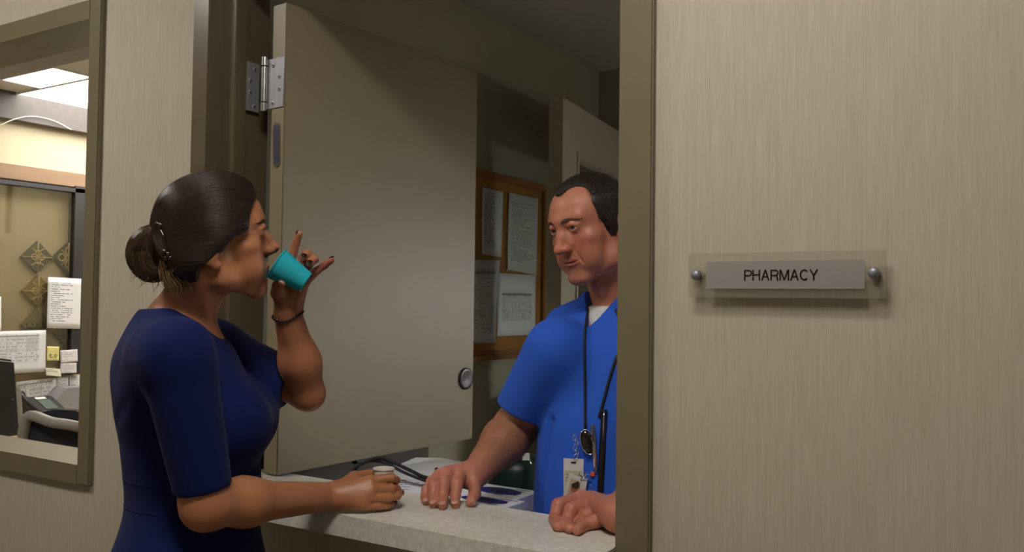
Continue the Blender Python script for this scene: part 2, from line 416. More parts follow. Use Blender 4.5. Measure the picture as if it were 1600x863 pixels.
# office window in the corridor wall
FY = W0 - .014                                       # face of the painted steel frames
wx1 = float(onY(147.5, 400, FY)[0]); wxi = float(onY(129, 400, FY)[0])
wz0 = float(onY(139, 761.5, FY)[2]); wz1 = float(onY(156.5, 1, FY)[2]) + .045; wzi0 = float(onY(120.3, 726.8, FY)[2]); wzi1 = float(onY(137.5, 29.6, FY)[2])
wz1 = wzi1 + (wzi0 - wz0)
m = MB(); b = .003
m.box((wxi, FY, wz0), (wx1, W1 + .014, wz1), b); m.box((-3.8, FY, wz0), (-3.74, W1 + .014, wz1), b)
m.box((-3.74, FY, wz0), (wxi, W1 + .014, wzi0)); m.box((-3.74, FY, wzi1), (wxi, W1 + .014, wz1))
win = struct(m.build('window_1', M_FRAME))
m = MB()
m.box((-3.74, FY + .045, wzi0), (wxi, FY + .062, wzi0 + .018)); m.box((-3.74, FY + .076, wzi0), (wxi, FY + .093, wzi0 + .014))
m.box((-3.74, FY + .045, wzi1 - .018), (wxi, FY + .093, wzi1)); m.box((wxi - .012, FY + .045, wzi0), (wxi, FY + .093, wzi1))
m.build('glazing_bead', M_FRAME, win)
m = MB(); m.box((-3.74, FY + .064, wzi0 + .002), (wxi, FY + .07, wzi1 - .002)); m.build('pane', M_GLASS, win)

# pharmacy hatch frame
lx0 = float(onY(299.5, 130, FY)[0]); lx1 = float(onY(324.5, 130, FY)[0]); rx0 = float(onY(964, 431, FY)[0]); rx1 = float(onY(1017.5, 431, FY)[0])
CT = 1.003          # worktop height
hz = 2.213
m = MB(); m.box((lx0, FY, .9), (lx1, W0 + .035, hz + .06), .003); m.box((lx0, W0 + .03, .9), (lx1 + .045, W0 + .066, hz + .06), .002)
m.box((lx0 - .02, W0 + .066, .9), (lx1 + .037, W1 + .014, hz + .06), .002)
jl = struct(m.build('trim_1', M_JAMB))
m = MB(); m.box((lx0 - .001, FY - .001, .9), (lx1 + .001, FY + .004, hz + .06), .001); m.build('frame_face', M_FRAME, jl)
jr = MB(); jr.box((rx0, FY, 0.3), (rx1, W1 + .014, hz + .06), .003); jr = struct(jr.build('trim_2', M_FRAME))
rv = onY(982.5, 823, FY)
m = MB(); m.sph((rv[0], FY - .0005, rv[2]), (.0045, .0018, .0045), 14); m.build('rivet', M_FRAME, jr, True)
m = MB(); m.box((lx1, FY, hz), (rx0, W1 + .014, hz + .06), .002); struct(m.build('trim_3', M_FRAME))

# ------------------------------------------------------------------ lamps
def ceiling_light(name, label, lo, hi, z, strength, group=None, c=(255, 249, 240), e=.03):
    cx, cy = (lo[0] + hi[0]) / 2, (lo[1] + hi[1]) / 2
    t = thing(name, label, 'light', (cx, cy, z), group)
    f = MB()
    f.box((lo[0], lo[1], z - .012), (lo[0] + e, hi[1], z - .001)); f.box((hi[0] - e, lo[1], z - .012), (hi[0], hi[1], z - .001))
    f.box((lo[0] + e, lo[1], z - .012), (hi[0] - e, lo[1] + e, z - .001)); f.box((lo[0] + e, hi[1] - e, z - .012), (hi[0] - e, hi[1], z - .001))
    f.build('frame', M_WHITE, t)
    d = MB(); d.box((lo[0] + e, lo[1] + e, z - .007), (hi[0] - e, hi[1] - e, z - .002)); d.build('diffuser', emit(name + '_glow', c, strength), t)
    return t
ceiling_light('ceiling_light', 'square ceiling lamp over the corridor in front of the nameplate', (-.85, .25), (-.15, .6), CZ, CORRIDOR_LAMP)
ceiling_light('ceiling_light', 'square ceiling lamp over the corridor in front of the office window', (-2.95, .25), (-2.25, .6), CZ, CORRIDOR_LAMP * .9)
m = MB(); m.box((.1, PY - .38, 1.6), (1.58, PY - .005, 2.3), .003); cab = thing('blocker_cabinet', 'row of cabinets added out of view to keep light off the upper wall', 'cabinet', (.84, PY - .2, 1.6)); m.build('body', M_PWALL, cab)  # unseen cabinets added to keep the strip's light off the upper wall
for k in range(4): m = MB(); m.box((.105 + .37 * k, PY - .4, 1.605), (.465 + .37 * k, PY - .381, 2.295), .002); q = m.build('blocker_door', M_DOOR, cab); m = MB(); m.tube([(.43 + .37 * k, PY - .41, 1.66), (.43 + .37 * k, PY - .41, 1.78)], .006); m.build('handle', M_STEEL, q)
lp = thing('fill_strip', 'strip light added out of view to brighten the pharmacy', 'light', (.8, PY - .14, 1.55))  # unseen strip added to light the notice board and side wall
m = MB(); m.box((.1, PY - .22, 1.58), (1.5, PY - .06, 1.6)); m.build('housing', M_WHITE, lp); m = MB(); m.box((.11, PY - .21, 1.545), (1.49, PY - .07, 1.58), .004); m.build('diffuser', emit('fill_glow', (246, 248, 255), PHARMACY_FILL), lp)
ceiling_light('ceiling_light', 'long bright ceiling lamp in the office behind the window', (-4.445, 2.372), (-3.73, 3.5), OZ, OFFICE_LAMP, None, (255, 250, 240), .008)
ceiling_light('ceiling_light', 'short ceiling lamp in the office, nearer the corridor than the long one', (-4.16, 2.172), (-3.73, 2.366), OZ, OFFICE_LAMP, None, (255, 250, 240), .008)
m = MB(); m.box((OX, W1, OZ - .012), (-2.2, 2.168, OZ - .0005)); struct(m.build('trim_5', mat('grey_soffit', (150, 144, 146), .8)))
ceiling_light('ceiling_light', 'ceiling lamp over the hidden right half of the office', (-3.0, 2.9), (-2.5, 4.0), OZ, OFFICE_LAMP * 2.2, None, (255, 250, 240))

# ------------------------------------------------------------------ worktop
def speckle():
    m = NT('speckled_laminate'); v = m.coord()
    a = m.noise(v, 70, 5, .7); b = m.noise(v, 420, 2)
    c = m.mix(m.ramp(a, .36, .66), lin((206, 201, 189)), lin((230, 227, 217))); c = m.mix(m.math('MULTIPLY', m.ramp(b, .62, .72), .35), c, lin((128, 118, 100)))
    m.P(Base_Color=c, Roughness=.36); return m.m
M_LAM = speckle()
cty = 1.3; cbk = 1.531
t = thing('counter', 'speckled pale laminate service counter set into the pharmacy hatch', 'counter', ((lx1 + rx0) / 2, cty, CT - .043))
m = MB(); m.box((lx1 + .002, FY - .001, CT - .04), (rx0 - .002, cbk, CT)); m.box((lx0 - .05, cty + .0005, CT - .04), (rx0, FY - .001, CT)); m.box((lx1 + .002, W0 - .02, .955), (rx0 - .002, cbk, CT - .04)); m.build('worktop', M_LAM, t)
zb = float(onY(625, 857.3, cty)[2])
m = MB(); m.box((lx0 - .05, cty - .0015, zb), (rx0, cty + .0005, CT - .0012)); m.box((lx0 - .05, cty, zb), (rx0, FY - .001, zb + .004)); m.build('front_edge', M_LAM, t)

# ------------------------------------------------------------------ hatch door, hinge, plates
dx0, dy0 = onZ(408.5, 741, CT + .002)[:2]; dx1, dyb = onZ(432.4, 744.5, CT + .002)[:2]; ex, ey = onZ(732, 687.3, CT + .002)[:2]
dth = .05; ux = Vector((ex - dx1, ey - dyb, 0)); dl = ux.length + .02; ang = math.atan2(ux.y, ux.x)
dtop = float(onY(449, 3, dyb)[2])
D = Matrix.Translation((dx1, dyb, 0)) @ Matrix.Rotation(ang, 4, 'Z')
door = thing('hatch_door', 'beige painted door leaf standing open into the pharmacy over the counter', 'door', (dx1, dyb, CT + .003))
m = MB(); m.box((0, 0, CT + .003), (dl, dth, dtop), .0025, D); m.build('leaf', M_DOOR, door)
# round pull, seen on the broad face
c = onX(727, 592, 0); 
P0 = np.array([dx1, dyb]); nrm = np.array([ux.y, -ux.x]) / ux.length      # normal of the broad face (towards +X)
r_ = _ray(727, 592); s_ = ((P0 - CAMPOS[:2]) @ nrm) / (r_[:2] @ nrm); pc = CAMPOS + r_ * s_
n3 = Vector((nrm[0], nrm[1], 0))
m = MB(); m.lathe(Vector(pc), [(0, .0052), (.012, .0056), (.024, .0064), (.030, .0066), (.0325, .005), (.0335, 0)], n3, 48); m.build('round_pull', mat('spun_steel', (74, 73, 76), .3, .9, var=.3, nscale=40), door, 40)
# faceplate on the hinge edge
def onDoorEdge(u, v, off=0.0):
    r = _ray(u, v); nn = np.array([-ux.x, -ux.y]) / ux.length; s = ((P0 + nn * off - CAMPOS[:2]) @ nn) / (r[:2] @ nn); return CAMPOS + r * s
pt, pb = onDoorEdge(432.5, 192), onDoorEdge(432.5, 262); en = Vector((-ux.x, -ux.y, 0)).normalized(); sd = Vector((0, 0, 1)).cross(en)
def capsule(c0, c1, r, n=10):
    out = []
    for i in range(n + 1): a = math.pi * i / n; out.append(Vector(c0) + sd * (r * math.cos(a)) + Vector((0, 0, r * math.sin(a))))
    for i in range(n + 1): a = math.pi + math.pi * i / n; out.append(Vector(c1) + sd * (r * math.cos(a)) + Vector((0, 0, r * math.sin(a))))
    return out
r0 = .0125
a_, b_ = Vector(pt) - Vector((0, 0, r0)), Vector(pb) + Vector((0, 0, r0))
m = MB(); m.prism(capsule(a_, b_, r0), en * .002); m.build('edge_plate', mat('worn_plate', (108, 100, 88), .4, .6), door)
m = MB(); m.prism(capsule(a_ - Vector((0, 0, .003)), b_ + Vector((0, 0, .003)), r0 - .0035), en * .0026); m.build('plate_insert', mat('blue_grey_metal', (66, 68, 88), .5, .5, var=.4, nscale=260), door)
# hinge: leaf on the jamb, pin, leaf on the door edge
hg = thing('door_hinge', 'steel butt hinge joining the hatch door to its jamb', 'hinge', onDoorEdge(413, 128))
jx = lx1 + .045
def onJ(u, v): return onX(u, v, jx + .001)
lt = [onDoorEdge(446, 89.5), onDoorEdge(443, 167.5), onDoorEdge(419, 170), onDoorEdge(421, 93)]
p1, p2, p3, p4 = [Vector(p) for p in lt]
def plate(pts, n, th): m_ = MB(); m_.slab([pts[0], pts[1], pts[2], pts[3]], n, -th) if False else m_.prism(pts, Vector(n) * th); return m_
zt, zl = (p1.z + p4.z) / 2, (p2.z + p3.z) / 2
def flat(p, z): return Vector((p.x, p.y, z))
dl_ = [flat(p1, zt), flat(p2, zl), flat(p3, zl), flat(p4, zt)]
plate([q + en * .0004 for q in dl_], en, .0024).build('door_plate', M_STEEL, hg)
jl0, jl1 = onJ(385.5, 130), onJ(404.5, 130)
jp = [Vector((jx, jl0[1], zt)), Vector((jx, jl0[1], zl)), Vector((jx, jl1[1], zl)), Vector((jx, jl1[1], zt))]
plate(jp, (1, 0, 0), .0028).build('jamb_plate', M_STEEL, hg)
pn = (Vector(onDoorEdge(413, 130)) + Vector((jx, jl1[1], 0))) / 2
pp = at(413, 130, depth(onDoorEdge(413, 130)) - .012); rp = .0088
m = MB(); m.cyl((pp[0], pp[1], zl - .002), (pp[0], pp[1], zt + .002), rp * .93, seg=24)
m.cyl((pp[0], pp[1], zl - .006), (pp[0], pp[1], zl + .014), rp, seg=24); m.cyl((pp[0], pp[1], zt - .014), (pp[0], pp[1], zt + .006), rp, seg=24)
m.build('pin', mat('satin_pin', (205, 205, 205), .25, 1.0), hg, 40)
for f in (.135, .865):
    z = zl + (zt - zl) * f; m = MB(); m.cyl((pp[0], pp[1], z - .0012), (pp[0], pp[1], z + .0012), rp * 1.03, seg=24); m.build('knuckle_gap', M_DARK, hg)
def screw(c, n):
    m = MB(); m.lathe(c, [(0, .001), (.0042, .0014), (.0062, .0006), (.0064, 0)], n, 18); s = m.build('screw', M_STEEL, hg, True)
    m = MB(); m.lathe(c, [(0, .0018), (.0022, .0018), (.0022, .001)], n, 8); m.build('screw_recess', M_DARK, s)
for k, f in enumerate((.13, .38, .63, .9)):
    z = zt + (zl - zt) * f; x = .32 if k in (0, 3) else .72
    q = dl_[3].lerp(dl_[0], x); screw(Vector((q.x, q.y, z)) + en * .003, en)
    q = jp[0].lerp(jp[3], .6 if k in (0, 3) else .25); screw(Vector((jx + .003, q.y, z)), (1, 0, 0))

# ------------------------------------------------------------------ nameplate
sx0 = onY(1077, 430, W0 - .02)[0]; sx1 = onY(1384.5, 430, W0 - .02)[0]; sz0 = onY(1230, 466, W0 - .02)[2]; sz1 = onY(1230, 394, W0 - .02)[2]
def acrylic(name, c, a, rough):
    m = NT(name); t = m.n('ShaderNodeBsdfTransparent', {'Color': (.985, .98, .97, 1)}); d = m.n('ShaderNodeBsdfPrincipled', {'Base Color': (*lin(c), 1), 'Roughness': rough})
    f = m.ramp(m.noise(m.coord(), 900, 2), .0, 1.0); mx = m.n('ShaderNodeMixShader', {0: m.math('ADD', a - .05, m.math('MULTIPLY', f, .1))})
    m.t.links.new(t.outputs[0], mx.inputs[1]); m.t.links.new(d.outputs[0], mx.inputs[2]); m.t.links.new(mx.outputs[0], m.out.inputs[0]); return m.m
sign = thing('nameplate', 'frosted acrylic nameplate reading PHARMACY on the wall right of the hatch', 'sign', ((sx0 + sx1) / 2, W0 - .02, sz0))
m = MB(); m.box((sx0, W0 - .0225, sz0), (sx1, W0 - .0185, sz1), .0006); m.build('acrylic_plate', acrylic('frosted_acrylic', (160, 150, 134), .24, .3), sign)
ix0, ix1 = onY(1104, 430, W0 - .0228)[0], onY(1351, 430, W0 - .0228)[0]; iz0, iz1 = onY(1230, 451.5, W0 - .0228)[2], onY(1230, 407.5, W0 - .0228)[2]
m = MB(); m.box((ix0, W0 - .0236, iz0), (ix1, W0 - .0226, iz1)); m.build('grey_insert', acrylic('grey_insert', (160, 153, 150), .68, .35), sign)
for u, v in ((1088, 430), (1365.5, 426.5)):
    c = onY(u, v, W0 - .027); m = MB(); m.sph((c[0], W0 - .0275, c[2]), (.0088, .0075, .0088), 28); m.build('standoff_cap', mat('satin_cap', (140, 144, 154), .45, .6), sign, True)
    m = MB(); m.cyl((c[0], W0 - .0185, c[2]), (c[0], W0, c[2]), .006, seg=16); m.build('standoff_barrel', M_STEEL, sign, 40)
tz0 = onY(1220, 438.5, W0 - .024)[2]; tz1 = onY(1220, 421.5, W0 - .024)[2]; tx0, tx1 = onY(1162.5, 430, W0 - .024)[0], onY(1278, 430, W0 - .024)[0]
def arc(cx, cy, rx, ry, a0, a1, n=16): return [(cx + rx * math.cos(math.radians(a)), cy + ry * math.sin(math.radians(a))) for a in np.linspace(a0, a1, n)]
bowl = [(.0, .935), (.36, .935)] + arc(.36, .70, .235, .235, 90, -90) + [(.0, .465)]
GLY = {'P': (.66, [[(.065, 0), (.065, 1)], [(x + .065, y) for x, y in bowl]]), 'H': (.70, [[(.065, 0), (.065, 1)], [(.635, 0), (.635, 1)], [(.065, .53), (.635, .53)]]),
       'A': (.72, [[(.05, 0), (.36, 1)], [(.36, 1), (.67, 0)], [(.15, .34), (.57, .34)]]), 'R': (.70, [[(.065, 0), (.065, 1)], [(x + .065, y) for x, y in bowl], [(.40, .465), (.58, .40), (.61, .2), (.64, 0)]]),
       'M': (.84, [[(.065, 0), (.065, 1)], [(.085, 1), (.42, .04)], [(.42, .04), (.755, 1)], [(.775, 0), (.775, 1)]]), 'C': (.74, [arc(.385, .5, .32, .435, 48, 312, 30)]), 'Y': (.70, [[(.04, 1), (.35, .44)], [(.66, 1), (.35, .44)], [(.35, .46), (.35, 0)]])}
tot = sum(GLY[ch][0] for ch in 'PHARMACY') + .09 * 7; kx = (tx1 - tx0) / tot; kz = tz1 - tz0; xo = 0.0; nst = 0; m = MB()
for ch in 'PHARMACY':
    wd_, strokes = GLY[ch]
    for st_ in strokes:
        for (xa, ya_), (xb, yb_) in zip(st_, st_[1:]):
            d_ = np.array(((xb - xa) * kx, (yb_ - ya_) * kz)); d_ /= np.linalg.norm(d_); n2 = np.array((-d_[1], d_[0])) * kz * .064; e2_ = d_ * (kz * .02 if len(st_) > 2 else 0)
            A_ = np.array((tx0 + (xo + xa) * kx, tz0 + ya_ * kz)) - e2_; B_ = np.array((tx0 + (xo + xb) * kx, tz0 + yb_ * kz)) + e2_
            q4 = [A_ - n2, B_ - n2, B_ + n2, A_ + n2]; nst += 1; m.prism([(x, W0 - .0237 - nst * 4e-6, z) for x, z in q4], (0, -.0003, 0))
    xo += wd_ + .09
m.build('lettering', mat('print_black', (20, 18, 17), .8, spec=.1), sign)

# ------------------------------------------------------------------ pharmacy: notice board, sheets, second door
BX = -2.1
def onB(u, v, off=0.0): return Vector(onX(u, v, BX + off))
y1 = onB(847, 400)[1]; y0 = onB(700, 400)[1]; z1 = onB(800, 279)[2]; z0 = onB(780, 553)[2]; zl_ = onB(780, 541)[2]
M_WOOD = mat('oak_frame', (150, 98, 52), .45, var=.18, nscale=14, stretch=(1, .12, .12))
M_CORK = mat('cork', (160, 112, 52), .85, var=.22, nscale=160, bump=.3)
bd = thing('notice_board', 'oak framed cork notice board on the pharmacy side wall', 'notice board', (BX, (y0 + y1) / 2, z0))
m = MB(); m.box((BX + .001, y0, z0), (BX + .012, y1, z1)); m.build('cork_panel', M_CORK, bd)
f = .03
for nm, lo, hi in (('frame_rail', (BX + .001, y0 - f, z1 - f), (BX + .026, y1, z1)), ('frame_rail', (BX + .001, y0 - f, z0), (BX + .026, y1, z0 + f * .6)), ('frame_stile', (BX + .001, y1 - f, z0 + f * .6), (BX + .026, y1, z1 - f)), ('frame_stile', (BX + .001, y0 - f, z0 + f * .6), (BX + .026, y0, z1 - f))):
    m = MB(); m.box(lo, hi, .003); m.build(nm, M_WOOD, bd)
m = MB(); m.box((BX + .001, y0 - f - .02, z0 - .02), (BX + .05, y1 + .01, z0), .003); m.build('ledge', M_WOOD, bd)
def sheet(name, label, cat, uv4, off, mt, group=None, n=(1, 0, 0), th=.0006, wave=0.0, onf=onB):
    "a sheet pinned to a wall, corners bl, br, tr, tl given where they hang; slightly buckled"
    P = [onf(u, v, off) for u, v in uv4]; m = MB(); n = Vector(n); N = 8; ph = random.random() * 6
    def pt(a, b):
        p = (P[0] * (1 - a) + P[1] * a) * (1 - b) + (P[3] * (1 - a) + P[2] * a) * b
        return p + n * (wave * (math.sin(3.3 * a + ph) * .5 + .5) * (.4 + .6 * abs(b - .5) * 2))
    g = [[pt(i / N, j / N) for i in range(N + 1)] for j in range(N + 1)]
    for j in range(N):
        for i in range(N): m.quad([g[j][i], g[j][i + 1], g[j + 1][i + 1], g[j + 1][i]], ((i / N, j / N), ((i + 1) / N, j / N), ((i + 1) / N, (j + 1) / N), (i / N, (j + 1) / N)))
    bmesh.ops.remove_doubles(m.bm, verts=m.bm.verts, dist=1e-5)
    o = m.build(name, mt, None, True); s = o.modifiers.new('thickness', 'SOLIDIFY'); s.thickness = th; s.offset = -1 if False else 0
    tag(o, label, cat, group); return o
def sleeve_mat():
    m = NT('clear_sleeve'); t = m.n('ShaderNodeBsdfTransparent', {'Color': (.97, .98, .99, 1)}); g = m.n('ShaderNodeBsdfGlossy', {'Roughness': .12})
    v = m.coord('Object', (1, 26, 22)); h = m.noise(v, 1.6, 3); bp = m.n('ShaderNodeBump', {'Height': h, 'Strength': .9, 'Distance': .012}); m.t.links.new(bp.outputs[0], g.inputs['Normal'])
    mx = m.n('ShaderNodeMixShader', {0: .16}); m.t.links.new(t.outputs[0], mx.inputs[1]); m.t.links.new(g.outputs[0], mx.inputs[2]); m.t.links.new(mx.outputs[0], m.out.inputs[0]); return m.m
M_SLV = sleeve_mat()
def sleeve(sh, uv4, off):
    P = [onB(u, v, off) for u, v in uv4]; m = MB(); N = 6
    for j in range(N):
        for i in range(N):
            def pt(a, b): return (P[0] * (1 - a) + P[1] * a) * (1 - b) + (P[3] * (1 - a) + P[2] * a) * b + Vector((.004 * math.sin(5 * a + 3 * b), 0, 0))
            m.quad([pt(i / N, j / N), pt((i + 1) / N, j / N), pt((i + 1) / N, (j + 1) / N), pt(i / N, (j + 1) / N)])
    bmesh.ops.remove_doubles(m.bm, verts=m.bm.verts, dist=1e-5)
    bpy.context.view_layer.update(); m.build('plastic_sleeve', M_SLV, sh, True)
s1 = sheet('document', 'sleeved printed page at the top left of the notice board', 'paper', ((752, 397), (783, 402), (786, 300), (753, 292)), .014, paper_mat('page_small', 'text', (236, 236, 240), 34, ink=(90, 92, 100), right=.62, seed=3.1), 'papers on the notice board', wave=.004)
sleeve(s1, ((750, 398), (784, 403), (787, 298), (752, 290)), .022)
s2 = sheet('document', 'large sleeved list at the top right of the notice board', 'paper', ((792, 422), (838, 430), (841, 310), (794, 301)), .015, paper_mat('page_list', 'text', (236, 236, 236), 40, ink=(150, 150, 152), seed=9.3), 'papers on the notice board', wave=.005)
sleeve(s2, ((791, 424), (839, 431), (842, 308), (793, 299)), .024)
s3 = sheet('document', 'sleeved form at the lower left of the notice board beside the door edge', 'paper', ((738, 537), (773, 536), (780, 407), (742, 406)), .016, paper_mat('page_form', 'table', (236, 236, 242), 20, 4, (120, 122, 132), seed=1.7, left=.02, right=.85), 'papers on the notice board', wave=.004)
sleeve(s3, ((736, 538), (774, 538), (781, 405), (741, 404)), .025)
s4 = sheet('document', 'white sheet with a ruled grid at the lower right of the notice board', 'paper', ((776, 526), (836, 523), (837, 430), (779, 427)), .013, paper_mat('page_grid', 'table', (240, 240, 244), 34, 11, (105, 105, 115), top=.72, bot=.24, seed=5.2), 'papers on the notice board', wave=.002)

# door with a glass lite, standing open deeper in the pharmacy
qx = onX(880, 150, -1.72); a2 = math.radians(90 - 8.5 + 0)
q0 = at(880, 150, 3.9); q1d = Vector((0, 1, 0))
def second_door():
    e0 = at(880, 152, 3.6); top = e0[2]; yaw = math.radians(90 + 7.5)
    Dm = Matrix.Translation((e0[0], e0[1], 0)) @ Matrix.Rotation(yaw, 4, 'Z')
    t = thing('glazed_door', 'pale door with a glass lite standing open behind the man', 'door', (e0[0], e0[1], 0)); L = .86; th = .062
    mt = mat('pale_door_paint', (178, 172, 152), .5, var=.02)
    # local: x along leaf, y thickness (to the left in view)
    l0, l1, zt_, zb_ = .17, .7, top - .2, 1.05
    m = MB(); m.box((0, 0, .01), (l0, th, top), 0, Dm); m.box((l1, 0, .01), (L, th, top), 0, Dm); m.box((l0, 0, zt_), (l1, th, top), 0, Dm); m.box((l0, 0, .01), (l1, th, zb_), 0, Dm); m.build('leaf', mt, t)
    m = MB(); g = .02
    m.box((l0, -.006, zb_), (l0 + g, th + .006, zt_), 0, Dm); m.box((l1 - g, -.006, zb_), (l1, th + .006, zt_), 0, Dm); m.box((l0 + g, -.006, zt_ - g), (l1 - g, th + .006, zt_), 0, Dm); m.box((l0 + g, -.006, zb_), (l1 - g, th + .006, zb_ + g), 0, Dm); m.build('lite_frame', mt, t)
    m = MB(); m.box((l0 + g, th * .45, zb_ + g), (l1 - g, th * .55, zt_ - g), 0, Dm); m.build('pane', M_GLASS, t)
second_door()
# ------------------------------------------------------------------ people
def skin_mat(name, rough=.42):
    m = NT(name); a = m.n('ShaderNodeVertexColor', layer_name='tint'); n = m.noise(m.coord(), 140, 4); n2 = m.noise(m.coord(), 18, 3)
    c = m.n('ShaderNodeMix', {0: 1.0, 6: a.outputs[0]}, data_type='RGBA', blend_type='MULTIPLY')
    g = m.n('ShaderNodeCombineColor', {0: m.math('ADD', .9, m.math('MULTIPLY', n2, .2)), 1: m.math('ADD', .86, m.math('MULTIPLY', n2, .26)), 2: m.math('ADD', .88, m.math('MULTIPLY', n2, .22))})
    m.t.links.new(g.outputs[0], c.inputs[7]); m.P(Base_Color=c.outputs[2], Roughness=rough)
    m.b.inputs['Subsurface Weight'].default_value = .12; m.b.inputs['Subsurface Radius'].default_value = (1, .35, .2); m.b.inputs['Subsurface Scale'].default_value = .004
    m.b.inputs['Specular IOR Level'].default_value = .4
    vo = m.n('ShaderNodeTexVoronoi', {'Vector': m.coord(), 'Scale': 420.0}); m.bump(m.math('ADD', n, m.math('MULTIPLY', vo.outputs[0], .5)), .16, .001); return m.m
def fabric(name, c, var=.08, bump=.25, rough=.85):
    m = NT(name); v = m.coord(); n = m.noise(v, 900, 2); n2 = m.noise(v, 7, 3)
    col = m.mix(n, tuple(x * (1 - var) for x in lin(c)), tuple(x * (1 + var) for x in lin(c)))
    m.P(Base_Color=col, Roughness=rough); m.b.inputs['Sheen Weight'].default_value = .03; m.b.inputs['Specular IOR Level'].default_value = .2
    m.bump(m.math('ADD', m.math('MULTIPLY', n, .3), n2), bump, .002); return m.m
def hair_mat(name, c, rough=.34):
    m = NT(name); a = m.n('ShaderNodeVertexColor', layer_name='tint'); m.P(Base_Color=a.outputs[0], Roughness=rough); m.b.inputs['Specular IOR Level'].default_value = .45; m.b.inputs['Anisotropic'].default_value = .5
    return m.m

def head_field(F, man=False):
    "skull, jaw, nose, lips, lids and ears in head space (x = person's right, y = forward, z = up; metres)"
    mm = lambda *a: tuple(x / 1000 for x in a)
    both = (1, -1)
    F.ell(mm(0, 2, 48), mm(74, 90, 80), .01)
    F.ell(mm(0, 36, 52), mm(60, 51, 52), .02)
    F.ell(mm(0, 36, -6), mm(56 if man else 54, 49, 64), .02)
    jw = 56 if man else 51
    for s in both:
        F.cone(mm(s * 58, 4, -4), mm(s * jw, 10, -50 if man else -47), .014, .014, .02)
        F.cone(mm(s * jw, 10, -50 if man else -47), mm(s * (18 if man else 12), 64, -76), .015, .013, .024)
        F.ell(mm(s * 45, 56, 2), mm(19, 19, 13), .02)                    # cheekbone
        F.ell(mm(s * 36, 58, -34), mm(24, 22, 30), .02)                   # cheek
    F.ell(mm(0, 69 if man else 68, -77 if man else -74), mm(22 if man else 16, 16, 14.5), .014)          # chin
    F.ell(mm(0, 62, -42), mm(30, 27, 27), .016)                           # dental arch
    for s in both:
        F.cone(mm(s * 8, 86 if man else 83, 42), mm(s * 40, 73, 45), .0105 if man else .0075, .0095 if man else .008, .014)
    for s in both:
        F.ell(mm(s * 32, 95, 27), mm(18, 15, 12.5), .012, '-')            # orbit
    nz = -7.5 if man else 0
    F.cone(mm(0, 85, 34), mm(0, 103, -1 + nz), .0075 if man else .006, .0095 if man else .008, .011)             # nose bridge
    F.ell(mm(0, 107.5, -5 + nz), mm(10.5, 9.5, 9.5) if man else mm(9, 8.5, 8), .006)                        # tip
    for s in both:
        F.ell(mm(s * 12.5, 95, -9 + nz * .6), mm(8 if man else 7, 11, 8), .006)                   # wings
        F.cone(mm(s * 5, 92, 12), mm(s * 13, 84, -4), .006, .007, .012)   # side walls
    F.cone(mm(0, 105, -11), mm(0, 90, -17), .0045, .0045, .005)
    for s in both:
        F.ell(mm(s * 6.5, 99.5, -15), mm(3.6, 6.5, 4.5), .003, '-')
    # lids
    for s in both:
        F.ell(mm(s * 31.5, 75.5 if man else 76.5, 27), mm(13.6, 13.6, 13.2) if man else mm(14, 14, 13.5), .005)
        F.ell(mm(s * 31.8, 93, 26.4), mm(13.2, 13, 3.7 if man else 4.4), .0012, '-', Matrix.Rotation(math.radians(s * -4), 3, 'Y'))
        F.cone(mm(s * 19, 88, 32.5), mm(s * 33, 88.5, 35.5), .0016, .0018, .006); F.cone(mm(s * 33, 88.5, 35.5), mm(s * 45, 79, 31.5), .0018, .0014, .006)   # lid fold
    # lips, laid on the surface that is there so far
    def srf(pts, sink):
        W_ = np.array([F.w(mm(x, 130, z)) for x, z in pts]); q = (ray_to(F, W_, -F.M[:, 1], .09) - F.O) @ F.M / F.s
        return [tuple(a - np.array((0, sk, 0))) for a, sk in zip(q, sink)]
    if man:
        up = srf([(-30, -38.5), (-15, -38.5), (-6, -38.2), (0, -39), (6, -38.2), (15, -38.5), (30, -38.5)], [.0012, .0014, .001, .0012, .001, .0014, .0012]); dn = srf([(-28, -41), (-14, -46.2), (0, -47), (14, -46.2), (28, -41)], [.0012, .0012, .0008, .0012, .0012])
        slit = srf([(-32, -38.5), (-16, -42.2), (0, -43), (16, -42.2), (32, -38.5)], [0, 0, 0, 0, 0])
        F.chain(up, [.0012, .0028, .0032, .0032, .0032, .0028, .0012], .004); F.chain(dn, [.0012, .0034, .004, .0034, .0012], .004); F.chain(slit, [.0008, .0016, .0016, .0016, .0008], .003, '-')
    else:
        up = srf([(-25, -42.5), (-11, -37), (0, -38), (11, -37), (25, -42.5)], [.0015, .001, .001, .001, .0015]); dn = srf([(-24, -43.5), (-11, -48), (0, -48.5), (11, -48), (24, -43.5)], [.0015, .001, .0005, .001, .0015])
        F.chain(up, [.0018, .0048, .0046, .0048, .0018], .004); F.chain(dn, [.0018, .0052, .0058, .0052, .0018], .0012)
    F.cone(mm(-12, 86, -56), mm(12, 86, -56), .006, .006, .012, '-') if False else None
    if man:
        for s in both: F.chain([mm(s * 16, 96, -4), mm(s * 27, 86, -24), mm(s * 34, 76, -46)], [.0012, .0018, .0012], .006, '-')   # smile fold
    # ears
    for s in both:
        R = Matrix.Rotation(math.radians(s * -18), 3, 'Z') @ Matrix.Rotation(math.radians(-10), 3, 'X')
        F.ell(mm(s * 77, -9, 8), mm(6.5, 17, 30), .005, '+', R)
        F.ell(mm(s * 84, -8, 13), mm(6, 11, 19), .003, '-', R)
        F.ell(mm(s * 75, -2, -20), mm(5.5, 8, 10), .004)
        F.ell(mm(s * 74, 5, -2), mm(5, 4.5, 8), .004)
